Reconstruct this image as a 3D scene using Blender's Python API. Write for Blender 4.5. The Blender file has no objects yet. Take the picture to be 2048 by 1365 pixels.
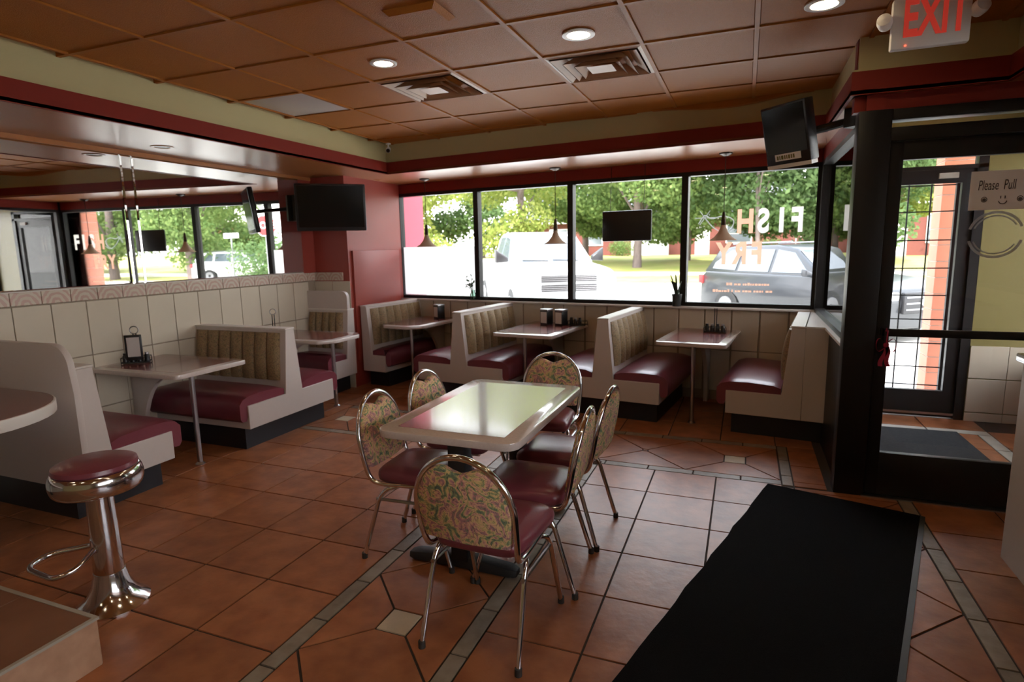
import bpy, bmesh, math, random
import numpy as np
from mathutils import Vector, Matrix
random.seed(7)
PI = math.pi
SC = bpy.context.scene
COL = SC.collection

# ------------------------------------------------------------------ camera, sky, sun, exposure
F_PX, YAW, PITCH, ROLL = 1176.1, -0.377155, 0.15754, -0.019392
fw = Vector((math.sin(YAW)*math.cos(PITCH), math.cos(YAW)*math.cos(PITCH), -math.sin(PITCH)))
rt = Vector((math.cos(YAW), -math.sin(YAW), 0)); up = rt.cross(fw)
r2 = math.cos(ROLL)*rt + math.sin(ROLL)*up; u2 = -math.sin(ROLL)*rt + math.cos(ROLL)*up
cd = bpy.data.cameras.new('camera'); cam = bpy.data.objects.new('camera', cd); COL.objects.link(cam)
cam.matrix_world = Matrix(((r2.x, u2.x, -fw.x, 0), (r2.y, u2.y, -fw.y, 0), (r2.z, u2.z, -fw.z, 1.6), (0, 0, 0, 1)))
cd.sensor_width = 36; cd.lens = 36*F_PX/2048; cd.clip_end = 400; cd.clip_start = .05
cd.dof.use_dof = True; cd.dof.focus_distance = 2.6; cd.dof.aperture_fstop = 3.2
SC.camera = cam

W = bpy.data.worlds.new('sky'); SC.world = W; W.use_nodes = True
nt = W.node_tree; nt.nodes.clear()
wo = nt.nodes.new('ShaderNodeOutputWorld'); bg = nt.nodes.new('ShaderNodeBackground')
tc = nt.nodes.new('ShaderNodeTexCoord'); sp = nt.nodes.new('ShaderNodeSeparateXYZ'); cr = nt.nodes.new('ShaderNodeValToRGB')
nt.links.new(tc.outputs['Generated'], sp.inputs[0]); nt.links.new(sp.outputs['Z'], cr.inputs[0])
cr.color_ramp.elements[0].color = (1, 1, 1, 1); cr.color_ramp.elements[1].color = (.72, .84, 1, 1)
nt.links.new(cr.outputs[0], bg.inputs[0]); nt.links.new(bg.outputs[0], wo.inputs[0])
bg.inputs[1].default_value = 1.9
sd = bpy.data.lights.new('sun', 'SUN'); sun = bpy.data.objects.new('sun', sd); COL.objects.link(sun)
sd.energy = 3.0; sd.angle = math.radians(6); sd.color = (1, .95, .86)
sun.rotation_euler = (math.radians(40), 0, math.radians(25))      # comes from behind the building, over the roof
vs = SC.view_settings
vs.view_transform = 'Standard'; vs.look = 'None'; vs.gamma = 1; vs.use_curve_mapping = False
vs.exposure = 2.25
SC.cycles.max_bounces = 10; SC.cycles.transparent_max_bounces = 16; SC.cycles.sample_clamp_indirect = 8
SC.cycles.use_denoising = True
LAMP = .8

# ------------------------------------------------------------------ geometry of the place
TH = 0.120579                                   # the window wall is turned by this angle
CT, ST = math.cos(TH), math.sin(TH)
WN = 6.22                                       # distance of the window wall along its normal
ZC, ZS, ZF = 2.745, 2.435, 2.56
XL = -4.72                                      # left wall
def wp(s, n, z=0):                              # point from window-wall coordinates
    return Vector((s*CT + n*ST, -s*ST + n*CT, z))

# ------------------------------------------------------------------ materials
MATS = {}
def mat(name, col, rough=.5, metal=0, spec=.5, var=0, nscale=8, namt=0, ncol=None, bump=0, bscale=60, coat=0,
        emit=None, estr=0, ndet=4, stretch=None, coords='Object'):
    m = bpy.data.materials.new(name); m.use_nodes = True; MATS[name] = m
    t = m.node_tree; b = t.nodes['Principled BSDF']
    b.inputs['Base Color'].default_value = (*col, 1); b.inputs['Roughness'].default_value = rough
    b.inputs['Metallic'].default_value = metal; b.inputs['Specular IOR Level'].default_value = spec
    b.inputs['Coat Weight'].default_value = coat; b.inputs['Coat Roughness'].default_value = .08
    if emit: b.inputs['Emission Color'].default_value = (*emit, 1); b.inputs['Emission Strength'].default_value = estr
    src = None
    if namt or bump:
        co = t.nodes.new('ShaderNodeTexCoord'); o = co.outputs[coords]
        if stretch:
            mp = t.nodes.new('ShaderNodeMapping'); mp.inputs['Scale'].default_value = stretch
            t.links.new(o, mp.inputs[0]); o = mp.outputs[0]
        if var:
            oi = t.nodes.new('ShaderNodeObjectInfo'); vm = t.nodes.new('ShaderNodeVectorMath'); vm.operation = 'ADD'
            ml = t.nodes.new('ShaderNodeMath'); ml.operation = 'MULTIPLY'; ml.inputs[1].default_value = 37
            t.links.new(oi.outputs['Random'], ml.inputs[0]); t.links.new(o, vm.inputs[0]); t.links.new(ml.outputs[0], vm.inputs[1]); o = vm.outputs[0]
    if namt:
        n = t.nodes.new('ShaderNodeTexNoise'); n.inputs['Scale'].default_value = nscale; n.inputs['Detail'].default_value = ndet
        t.links.new(o, n.inputs['Vector'])
        mx = t.nodes.new('ShaderNodeMix'); mx.data_type = 'RGBA'
        mx.inputs[6].default_value = (*col, 1); mx.inputs[7].default_value = (*(ncol or [c*.6 for c in col]), 1)
        mr = t.nodes.new('ShaderNodeMapRange'); mr.inputs[1].default_value = .35; mr.inputs[2].default_value = .7; mr.inputs[4].default_value = namt
        t.links.new(n.outputs['Fac'], mr.inputs[0]); t.links.new(mr.outputs[0], mx.inputs[0]); src = mx.outputs[2]
    if var:
        oi = t.nodes.new('ShaderNodeObjectInfo'); hv = t.nodes.new('ShaderNodeHueSaturation')
        mr2 = t.nodes.new('ShaderNodeMapRange'); mr2.inputs[3].default_value = 1-var; mr2.inputs[4].default_value = 1+var
        t.links.new(oi.outputs['Random'], mr2.inputs[0]); t.links.new(mr2.outputs[0], hv.inputs['Value'])
        if src: t.links.new(src, hv.inputs['Color'])
        else: hv.inputs['Color'].default_value = (*col, 1)
        src = hv.outputs[0]
    if src: t.links.new(src, b.inputs['Base Color'])
    if bump:
        n = t.nodes.new('ShaderNodeTexNoise'); n.inputs['Scale'].default_value = bscale; n.inputs['Detail'].default_value = 3
        t.links.new(o, n.inputs['Vector']); bp = t.nodes.new('ShaderNodeBump'); bp.inputs['Strength'].default_value = bump; bp.inputs['Distance'].default_value = .01
        t.links.new(n.outputs['Fac'], bp.inputs['Height']); t.links.new(bp.outputs[0], b.inputs['Normal'])
    return m

def fabric(name, scale, tones, stroke, rough=.75, dark=.35):
    """printed cloth: blotches of a few tones under thin curled strokes"""
    m = bpy.data.materials.new(name); m.use_nodes = True; t = m.node_tree; b = t.nodes['Principled BSDF']
    b.inputs['Roughness'].default_value = rough; b.inputs['Specular IOR Level'].default_value = .25
    co = t.nodes.new('ShaderNodeTexCoord')
    def noise(sc, dist, off):
        mp = t.nodes.new('ShaderNodeMapping'); mp.inputs['Location'].default_value = (off, off*.7, off*1.3); t.links.new(co.outputs['Object'], mp.inputs[0])
        n = t.nodes.new('ShaderNodeTexNoise'); n.inputs['Scale'].default_value = sc; n.inputs['Detail'].default_value = 1.5; n.inputs['Distortion'].default_value = dist
        t.links.new(mp.outputs[0], n.inputs['Vector']); return n.outputs['Fac']
    c = t.nodes.new('ShaderNodeValToRGB'); e = c.color_ramp.elements
    for i, (p, q) in enumerate(tones):
        el = e[i] if i < 2 else e.new(p)
        el.position = p; el.color = (*q, 1)
    t.links.new(noise(scale, 2.5, 0), c.inputs[0])
    ml = t.nodes.new('ShaderNodeMath'); ml.operation = 'MULTIPLY'; ml.inputs[1].default_value = 7; t.links.new(noise(scale*.8, 3.2, 5), ml.inputs[0])
    fr = t.nodes.new('ShaderNodeMath'); fr.operation = 'FRACT'; t.links.new(ml.outputs[0], fr.inputs[0])
    r = t.nodes.new('ShaderNodeValToRGB'); g = r.color_ramp.elements; g[0].position = .0; g[0].color = (1, 1, 1, 1); g[1].position = .30; g[1].color = (0, 0, 0, 1)
    k = g.new(.14); k.color = (.6, .6, .6, 1)
    t.links.new(fr.outputs[0], r.inputs[0])
    am = t.nodes.new('ShaderNodeMath'); am.operation = 'MULTIPLY'; am.inputs[1].default_value = dark; t.links.new(r.outputs[0], am.inputs[0])
    mx = t.nodes.new('ShaderNodeMix'); mx.data_type = 'RGBA'; mx.inputs[7].default_value = (*stroke, 1)
    t.links.new(am.outputs[0], mx.inputs[0]); t.links.new(c.outputs[0], mx.inputs[6]); t.links.new(mx.outputs[2], b.inputs['Base Color'])
    return m

def glass_mat(name, tint=(1, 1, 1), gloss=.9, base=0.03):
    m = bpy.data.materials.new(name); m.use_nodes = True; t = m.node_tree; t.nodes.clear()
    o = t.nodes.new('ShaderNodeOutputMaterial'); tr = t.nodes.new('ShaderNodeBsdfTransparent'); gl = t.nodes.new('ShaderNodeBsdfGlossy')
    tr.inputs[0].default_value = (*tint, 1); gl.inputs['Roughness'].default_value = .01; gl.inputs[0].default_value = (gloss,)*3+(1,)
    lw = t.nodes.new('ShaderNodeFresnel'); lw.inputs[0].default_value = 1.3
    mx = t.nodes.new('ShaderNodeMixShader')
    t.links.new(lw.outputs[0], mx.inputs[0]); t.links.new(tr.outputs[0], mx.inputs[1]); t.links.new(gl.outputs[0], mx.inputs[2])
    t.links.new(mx.outputs[0], o.inputs[0]); return m

def translucent_mat(name, col, trans=.5, clear=.15, rough=.6):
    m = bpy.data.materials.new(name); m.use_nodes = True; t = m.node_tree; t.nodes.clear()
    o = t.nodes.new('ShaderNodeOutputMaterial'); df = t.nodes.new('ShaderNodeBsdfDiffuse'); tl = t.nodes.new('ShaderNodeBsdfTranslucent'); tr = t.nodes.new('ShaderNodeBsdfTransparent')
    for n in (df, tl): n.inputs[0].default_value = (*col, 1)
    m1 = t.nodes.new('ShaderNodeMixShader'); m1.inputs[0].default_value = trans; t.links.new(df.outputs[0], m1.inputs[1]); t.links.new(tl.outputs[0], m1.inputs[2])
    m2 = t.nodes.new('ShaderNodeMixShader'); m2.inputs[0].default_value = clear; t.links.new(m1.outputs[0], m2.inputs[1]); t.links.new(tr.outputs[0], m2.inputs[2])
    t.links.new(m2.outputs[0], o.inputs[0]); return m

def leaf_mat(name, c1, c2):
    m = bpy.data.materials.new(name); m.use_nodes = True; t = m.node_tree; t.nodes.clear()
    o = t.nodes.new('ShaderNodeOutputMaterial'); df = t.nodes.new('ShaderNodeBsdfDiffuse'); tl = t.nodes.new('ShaderNodeBsdfTranslucent')
    ge = t.nodes.new('ShaderNodeNewGeometry'); mx = t.nodes.new('ShaderNodeMix'); mx.data_type = 'RGBA'
    mx.inputs[6].default_value = (*c1, 1); mx.inputs[7].default_value = (*c2, 1); t.links.new(ge.outputs['Random Per Island'], mx.inputs[0])
    for n in (df, tl): t.links.new(mx.outputs[2], n.inputs[0])
    m1 = t.nodes.new('ShaderNodeMixShader'); m1.inputs[0].default_value = .45; t.links.new(df.outputs[0], m1.inputs[1]); t.links.new(tl.outputs[0], m1.inputs[2])
    t.links.new(m1.outputs[0], o.inputs[0]); return m

M_TILE = mat('terracotta_tile', (.38, .14, .055), .36, var=.13, nscale=8, namt=.9, ncol=(.22, .07, .026), ndet=6, bump=.16, bscale=22)
M_STRIPE = mat('grey_stone_tile', (.27, .22, .165), .45, var=.15, nscale=14, namt=.8, ncol=(.17, .13, .09), bump=.15, bscale=40)
M_SQ = mat('cream_floor_tile', (.62, .52, .37), .4, var=.05, nscale=12, namt=.4)
M_GROUT = mat('floor_grout', (.05, .035, .028), .9)
M_WTILE = mat('cream_wall_tile', (.60, .53, .42), .22, var=.035, nscale=5, namt=.3, ncol=(.54, .46, .36))
M_WGROUT = mat('wall_grout', (.30, .24, .18), .9)
M_CREAM = mat('cream_laminate', (.56, .49, .455), .42, nscale=60, namt=.15, ncol=(.50, .43, .39))
M_EDGE = mat('cream_edge_band', (.68, .63, .58), .35)
M_KICK = mat('black_kick_plate', (.012, .012, .016), .45)
M_VINYL = mat('maroon_vinyl', (.19, .043, .060), .3, nscale=9, namt=.35, ncol=(.145, .031, .044), bump=.06, bscale=150)
M_INSET = mat('mauve_laminate_inset', (.19, .055, .055), .2, spec=.8, coat=.4, nscale=90, namt=.4, ncol=(.25, .085, .08))
M_TOP = mat('cream_table_laminate', (.60, .52, .48), .2, spec=.7, coat=.7, nscale=90, namt=.2)
M_CHROME = mat('chrome', (.72, .73, .76), .12, metal=1)
M_STEEL = mat('brushed_steel_tube', (.48, .48, .50), .28, metal=1)
M_BLACK = mat('black_plastic', (.012, .011, .012), .35)
M_GLOSSBLACK = mat('glossy_black_screen', (.006, .006, .007), .12)
M_IRON = mat('black_cast_iron', (.012, .012, .014), .5, bump=.1)
M_FRAME = mat('dark_bronze_frame', (.012, .010, .010), .42, spec=.3)
M_CEIL = mat('rust_ceiling_panel', (.42, .145, .02), .55, spec=.22, var=.04, nscale=120, namt=.3, ncol=(.34, .115, .015), bump=.35, bscale=170)
M_GRID = mat('rust_ceiling_grid', (.38, .13, .02), .5, spec=.22)
M_SOFFIT = mat('rust_gloss_soffit', (.42, .16, .05), .30, spec=.5)
M_RED = mat('dark_red_paint', (.21, .022, .013), .45, spec=.2)
M_REDWALL = mat('brick_red_wall_paint', (.30, .045, .03), .45, bump=.05, bscale=90)
M_OLIVE = mat('olive_cream_paint', (.52, .44, .22), .5)
M_YELLOW = mat('mustard_yellow_paint', (.21, .17, .05), .45)
M_CARPET = mat('black_carpet_mat', (.0065, .006, .0068), .95, spec=.06, nscale=300, namt=.5, ncol=(.012, .011, .012), bump=.6, bscale=400)
M_CARPET2 = mat('charcoal_entry_mat', (.03, .03, .032), .95, spec=.1, nscale=60, namt=.6, ncol=(.05, .05, .05), bump=.6, bscale=300)
M_MATEDGE = mat('grey_rubber_edge', (.03, .035, .036), .45)
M_WHITE = mat('white_paper', (.85, .82, .82), .6)
M_WPLASTIC = mat('white_plastic', (.80, .78, .76), .35)
M_LENS = mat('grey_white_lens', (.55, .50, .48), .3)
M_PALEREL = mat('pale_wall_column', (.16, .02, .02), .4)
M_EXITRED = mat('red_exit_letters', (.75, .07, .05), .4, emit=(1, .08, .05), estr=.05)
M_LED = mat('red_indicator', (.8, .05, .05), .4, emit=(1, .1, .05), estr=.6)
M_BULB = mat('lit_lamp_bulb', (1, .9, .75), .4, emit=(1, .78, .48), estr=14*LAMP)
M_BRONZE = mat('dark_bronze_metal', (.05, .03, .018), .35, metal=.7)
M_MIRROR = mat('mirror_silver', (.86, .86, .84), .012, metal=1)
M_PANE = glass_mat('window_glass')
M_FROST = translucent_mat('frosted_white_film', (.95, .93, .93), .75, .06)
M_SHADE = translucent_mat('tan_glass_shade', (.60, .47, .36), .45, 0)
M_PAINTW = translucent_mat('white_window_paint', (.9, .88, .84), .75, .05)
M_PAINTR = translucent_mat('red_window_paint', (.75, .2, .12), .4, .15)
M_PAINTP = translucent_mat('pale_orange_window_paint', (.9, .62, .5), .72, .12)
M_PAINTT = translucent_mat('thin_white_window_paint', (.7, .72, .72), .4, .55)
M_DECAL = translucent_mat('grey_door_decal', (.5, .5, .5), .2, .35)
M_INK = mat('dark_ink', (.10, .085, .09), .7)
M_OLIVEINK = mat('olive_label_ink', (.16, .15, .03), .7)
M_RIBBON = mat('crimson_ribbon', (.35, .012, .05), .5)
M_SALMON = mat('salmon_painted_brick', (.62, .23, .15), .7, nscale=5, namt=.3)
M_WING = mat('crimson_outer_wall', (.45, .06, .09), .6)
M_PAVE = mat('pale_concrete', (.60, .58, .54), .8, nscale=2, namt=.35, ncol=(.48, .46, .43))
M_LAWN = mat('dry_lawn', (.30, .34, .07), .9, nscale=1.2, namt=.8, ncol=(.42, .33, .13), bump=.5, bscale=40)
M_CURB = mat('kerb_concrete', (.55, .53, .5), .8)
M_BARK = mat('grey_bark', (.16, .12, .11), .9, nscale=9, namt=.7, stretch=(1, 1, .3), bump=.6, bscale=20)
M_BRICK = mat('house_brick', (.17, .05, .04), .85, nscale=14, namt=.5, ncol=(.12, .035, .03))
M_ROOF = mat('grey_shingle', (.20, .20, .22), .85, nscale=12, namt=.5)
M_TRIM = mat('white_house_trim', (.85, .84, .82), .6)
M_CARW = mat('white_car_paint', (.85, .85, .85), .25, coat=.6)
M_CARB = mat('dark_grey_car_paint', (.02, .022, .026), .3, spec=.4, coat=.25)
M_CARGLASS = mat('tinted_car_glass', (.10, .12, .14), .06, spec=.9)
M_TYRE = mat('tyre_rubber', (.02, .02, .02), .8)
M_RIM = mat('alloy_rim', (.22, .22, .23), .4, metal=.6)
M_TAIL = mat('red_tail_lamp', (.55, .03, .03), .2)
M_HEADL = mat('clear_head_lamp', (.6, .62, .64), .15, metal=.4)
M_STOP = mat('red_sign_face', (.65, .03, .03), .4)
M_POT = mat('dark_plant_pot', (.03, .035, .033), .45)
M_VASE = glass_mat('pale_green_vase_glass', (.8, .92, .86))
M_LEAF = mat('house_plant_leaf', (.03, .075, .015), .5)
M_DLEAF = mat('dark_spiky_leaf', (.015, .035, .015), .5)
M_WOOD = mat('brown_fence_board', (.20, .09, .07), .8, nscale=9, namt=.4)
M_RUBBER = mat('rubber_glide', (.03, .025, .022), .7)
M_BEIGE = mat('pale_slate_plank', (.42, .38, .32), .5, nscale=9, namt=.4)
M_STEPT = mat('brown_step_tile', (.26, .115, .06), .4, var=.1, nscale=7, namt=.7, ncol=(.18, .075, .035))
M_STEPF = mat('sandy_step_riser_tile', (.50, .30, .19), .5, var=.06, nscale=14, namt=.8, ncol=(.36, .2, .12))
M_STRIP = mat('grey_edge_strip', (.4, .36, .3), .4)
M_CHAIRFAB = fabric('floral_chair_fabric', 15, [(.30, (.12, .16, .12)), (.39, (.25, .30, .15)), (.46, (.64, .47, .20)), (.52, (.68, .43, .26)), (.58, (.60, .30, .24)), (.64, (.40, .19, .21)), (.72, (.26, .24, .16))], (.05, .05, .06), .75, .8)
M_BOOTHFAB = fabric('olive_booth_fabric', 40, [(.30, (.11, .09, .055)), (.42, (.25, .18, .09)), (.5, (.36, .26, .13)), (.58, (.30, .17, .10)), (.68, (.15, .12, .07))], (.07, .05, .03), .45, .7)

def wave_mat():
    m = mat('wave_border_tile', (.52, .40, .32), .25); t = m.node_tree; b = t.nodes['Principled BSDF']
    co = t.nodes.new('ShaderNodeTexCoord'); mp = t.nodes.new('ShaderNodeMapping')
    t.links.new(co.outputs['Object'], mp.inputs[0])
    w = t.nodes.new('ShaderNodeTexWave'); w.wave_type = 'RINGS'; w.rings_direction = 'SPHERICAL'
    w.inputs['Scale'].default_value = 9; w.inputs['Distortion'].default_value = 3; w.inputs['Detail Scale'].default_value = 3
    t.links.new(mp.outputs[0], w.inputs['Vector'])
    c = t.nodes.new('ShaderNodeValToRGB'); c.color_ramp.interpolation = 'EASE'
    c.color_ramp.elements[0].position = .42; c.color_ramp.elements[0].color = (.50, .34, .28, 1)
    c.color_ramp.elements[1].position = .62; c.color_ramp.elements[1].color = (.56, .47, .38, 1)
    t.links.new(w.outputs['Color'], c.inputs[0]); t.links.new(c.outputs[0], b.inputs['Base Color']); return m
M_WAVE = wave_mat()

# ------------------------------------------------------------------ mesh builder
class MB:
    def __init__(s): s.v = []; s.f = []
    def add(s, vs, fs):
        o = len(s.v); s.v += [tuple(p) for p in vs]; s.f += [tuple(i+o for i in f) for f in fs]; return s
    def box(s, x0, x1, y0, y1, z0, z1):
        return s.add([(x0,y0,z0),(x1,y0,z0),(x1,y1,z0),(x0,y1,z0),(x0,y0,z1),(x1,y0,z1),(x1,y1,z1),(x0,y1,z1)],
                     [(0,3,2,1),(4,5,6,7),(0,1,5,4),(1,2,6,5),(2,3,7,6),(3,0,4,7)])
    def prism(s, poly, a, b, axis='z', ta=None):
        mk = {'z': lambda p, h: (p[0], p[1], h), 'y': lambda p, h: (p[0], h, p[1]), 'x': lambda p, h: (h, p[0], p[1])}[axis]
        n = len(poly); q = ta or poly
        vs = [mk(p, a) for p in poly] + [mk(p, b) for p in q]
        return s.add(vs, [tuple(range(n))[::-1], tuple(range(n, 2*n))] + [(i, (i+1) % n, n+(i+1) % n, n+i) for i in range(n)])
    def loft(s, rings, caps=True, closed=True):
        n = len(rings[0]); vs = [p for r in rings for p in r]; fs = []
        for k in range(len(rings)-1):
            for i in range(n if closed else n-1):
                fs.append((k*n+i, k*n+(i+1) % n, (k+1)*n+(i+1) % n, (k+1)*n+i))
        if caps: fs += [tuple(range(n))[::-1], tuple(range((len(rings)-1)*n, len(rings)*n))]
        return s.add(vs, fs)
    def tube(s, pts, r, n=8, closed=False):
        P = [Vector(p) for p in pts]; m = len(P); rings = []; prev = None
        for i, p in enumerate(P):
            if closed: t = (P[(i+1) % m]-P[i-1]).normalized()
            else: t = (P[min(i+1, m-1)]-P[max(i-1, 0)]).normalized()
            if prev is None:
                a = Vector((0, 0, 1)) if abs(t.z) < .9 else Vector((1, 0, 0)); nx = t.cross(a).normalized()
            else:
                nx = (prev - t*prev.dot(t)).normalized()
            prev = nx; ny = t.cross(nx); rr = r[i] if isinstance(r, (list, tuple)) else r
            rings.append([p + (nx*math.cos(2*PI*k/n)+ny*math.sin(2*PI*k/n))*rr for k in range(n)])
        if closed: rings.append(rings[0])
        return s.loft(rings, caps=not closed)
    def lathe(s, prof, n=24, c=(0, 0, 0)):
        return s.loft([[(c[0]+r*math.cos(2*PI*k/n), c[1]+r*math.sin(2*PI*k/n), c[2]+z) for k in range(n)] for r, z in prof], caps=True)
    def build(s, name, m, parent=None, bevel=0, seg=2, smooth=40, kind=None, xf=None):
        me = bpy.data.meshes.new(name); vs = s.v
        if xf is not None: vs = [tuple(xf @ Vector(p)) for p in vs]
        me.from_pydata(vs, [], s.f)
        bm = bmesh.new(); bm.from_mesh(me); bmesh.ops.recalc_face_normals(bm, faces=bm.faces)
        if bevel:
            ed = [e for e in bm.edges if len(e.link_faces) == 2 and e.calc_face_angle(0) > .5]
            bmesh.ops.bevel(bm, geom=ed, offset=bevel, segments=seg, profile=.5, affect='EDGES', clamp_overlap=True)
        bm.to_mesh(me); bm.free()
        if smooth:
            me.shade_smooth(); me.set_sharp_from_angle(angle=math.radians(smooth))
        me.materials.append(m)
        o = bpy.data.objects.new(name, me); COL.objects.link(o)
        if parent: o.parent = parent
        if kind: o['kind'] = kind
        return o

def empty(name, loc=(0, 0, 0), rz=0):
    o = bpy.data.objects.new(name, None); COL.objects.link(o); o.location = loc; o.rotation_euler = (0, 0, rz); o.empty_display_size = .1
    return o
def tag(o, label, cat, group=None):
    o['label'] = label; o['category'] = cat
    if group: o['group'] = group
    return o
def thing(name, label, cat, loc=(0, 0, 0), rz=0, group=None): return tag(empty(name, loc, rz), label, cat, group)
def structure(o): o['kind'] = 'structure'; return o
def dup(root, loc, rz, label):
    def cp(o, par):
        c = o.copy(); COL.objects.link(c)
        if par: c.parent = par
        for ch in o.children: cp(ch, c)
        return c
    c = cp(root, None); c.location = loc; c.rotation_euler = (0, 0, rz); c['label'] = label
    return c
def piece(src, name, parent, loc, rz=0):
    c = src.copy(); c.name = name; COL.objects.link(c); c.parent = parent; c.location = loc; c.rotation_euler = (0, 0, rz); return c
def fillet(pts, r, n=5, closed=False):
    P = [Vector(p) for p in pts]; out = []; m = len(P)
    for i, p in enumerate(P):
        if not closed and i in (0, m-1): out.append(p); continue
        a, b = P[i-1]-p, P[(i+1) % m]-p; ra = min(r[i] if isinstance(r, (list, tuple)) else r, a.length*.49, b.length*.49)
        q0, q1 = p+a.normalized()*ra, p+b.normalized()*ra
        for k in range(n+1):
            t = k/n; out.append(q0*(1-t)**2 + p*2*t*(1-t) + q1*t*t)
    return out
def text(name, body, size, m, parent, mw, depth=.002, bold=0, align='CENTER'):
    c = bpy.data.curves.new(name, 'FONT'); c.body = body; c.size = size; c.extrude = depth; c.align_x = align; c.align_y = 'CENTER'; c.offset = bold
    tmp = bpy.data.objects.new('tmp', c); COL.objects.link(tmp)
    dg = bpy.context.evaluated_depsgraph_get(); me = bpy.data.meshes.new_from_object(tmp.evaluated_get(dg))
    bpy.data.objects.remove(tmp); me.name = name
    me.transform(mw); me.materials.clear(); me.materials.append(m)
    o = bpy.data.objects.new(name, me); COL.objects.link(o)
    if parent: o.parent = parent
    return o

# ================================================================== SETTING
# ---- floor: grout slab, then every tile a piece
floor = structure(MB().box(XL-.3, 3.1, -3.2, 6.9, -.12, -.006).build('floor', M_GROUT))
_tc = {}
def tile(poly, m, name, g=.005, h=0.0):
    c = sum((Vector((p[0], p[1])) for p in poly), Vector((0, 0)))/len(poly)
    q = []
    n = len(poly); area = sum(poly[i][0]*poly[(i+1) % n][1]-poly[(i+1) % n][0]*poly[i][1] for i in range(n))
    if area < 0: poly = poly[::-1]
    for i in range(n):                                  # inset every side by the half joint
        p0, p1, p2 = Vector(poly[i-1]), Vector(poly[i]), Vector(poly[(i+1) % n])
        d1, d2 = (p1-p0).normalized(), (p2-p1).normalized(); n1, n2 = Vector((-d1.y, d1.x)), Vector((-d2.y, d2.x))
        k = 1+n1.dot(n2); q.append(p1 + (n1+n2)*(g/max(k, .2)))
    key = (name, m.name)+tuple(round(v, 3) for p in q for v in (p.x-c.x, p.y-c.y))
    if key in _tc:
        o = _tc[key].copy(); COL.objects.link(o)
    else:
        top = [(Vector((0, 0))+(p-c))*1 for p in q]; b = .001
        ins = [p*(1-b/max(p.length, .02)) for p in top]
        mb = MB(); mb.loft([[(p.x, p.y, -.01) for p in top], [(p.x, p.y, -b) for p in top], [(p.x, p.y, 0) for p in ins]])
        o = mb.build(name, m, None, smooth=0); _tc[key] = o
    o.parent = floor; o.location = (c.x, c.y, h); return o
PX, PY, X0, Y0 = .4165, .4155, -1.722, 2.47
def rect(x0, x1, y0, y1): return [(x0, y0), (x1, y0), (x1, y1), (x0, y1)]
ylines = [Y0+PY*k for k in range(-5, 4)] + [4.12]         # up to the far band
ylines = [y for y in ylines if y < 4.05]+[4.12]
def rows(xs, ys, m=M_TILE):
    for i in range(len(xs)-1):
        for j in range(len(ys)-1): tile(rect(xs[i], xs[i+1], ys[j], ys[j+1]), m, 'floor_tile')
xl = [max(XL, X0-PX*k) for k in range(8, -1, -1)]; xl[-1] = -1.717
rows(xl, ylines)                                           # left field
xm = [-.96, -.544, -.128, .288]
rows(xm, ylines)                                           # middle field
xr = [1.018, 1.434, 1.85, 2.266, 2.6]
yr = [Y0+.39-PY*4+PY*k for k in range(0, 7)]; yr = [y for y in yr if y < 3.95]+[4.10]
rows(xr, yr)                                               # right field
def stripe_y(x0, x1, ya, yb, off, m=M_STRIPE):
    y = off
    while y > ya: y -= .3155
    while y < yb:
        a, b = max(y, ya), min(y+.3155, yb)
        if b-a > .03: tile(rect(x0, x1, a, b), m, 'border_tile')
        y += .3155
stripe_y(-1.717, -1.637, .5, 4.12, 1.567); stripe_y(-1.04, -.96, .5, 4.12, 1.882)
stripe_y(.288, .36, .5, 4.10, 1.88); stripe_y(.94, 1.018, .5, 4.10, 2.515)
def lattice_y(x0, x1, yc, per, ya, yb, sq=.075, m=M_SQ, nm='cream_tile'):
    cx = (x0+x1)/2; h = per/2; k = -8
    while yc+per*k < yb:
        y = yc+per*k; k += 1
        if y-h < ya or y+h > yb: continue
        if True:
            tile(rect(cx-sq, cx+sq, y-sq, y+sq), m, nm)
            tile([(x0, y-h), (cx-sq, y-sq), (cx-sq, y+sq), (x0, y+h)], M_TILE, 'floor_tile')
            tile([(x1, y+h), (cx+sq, y+sq), (cx+sq, y-sq), (x1, y-h)], M_TILE, 'floor_tile')
            if y+per+h <= yb+.001: tile([(cx-sq, y+sq), (cx+sq, y+sq), (x1, y+h), (cx+sq, y+per-sq), (cx-sq, y+per-sq), (x0, y+h)], M_TILE, 'floor_tile')
            else: tile([(cx-sq, y+sq), (cx+sq, y+sq), (x1, y+h), (x0, y+h)], M_TILE, 'floor_tile'); tile(rect(x0, x1, y+h, yb), M_TILE, 'floor_tile')
            if y-per-h < ya: tile([(x0, y-h), (x1, y-h), (cx+sq, y-sq), (cx-sq, y-sq)], M_TILE, 'floor_tile')
lattice_y(-1.637, -1.04, 1.985, .59, .5, 4.12)
lattice_y(.36, .94, 2.565, .59, .5, 4.10, .02, M_TILE, 'floor_tile')
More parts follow.
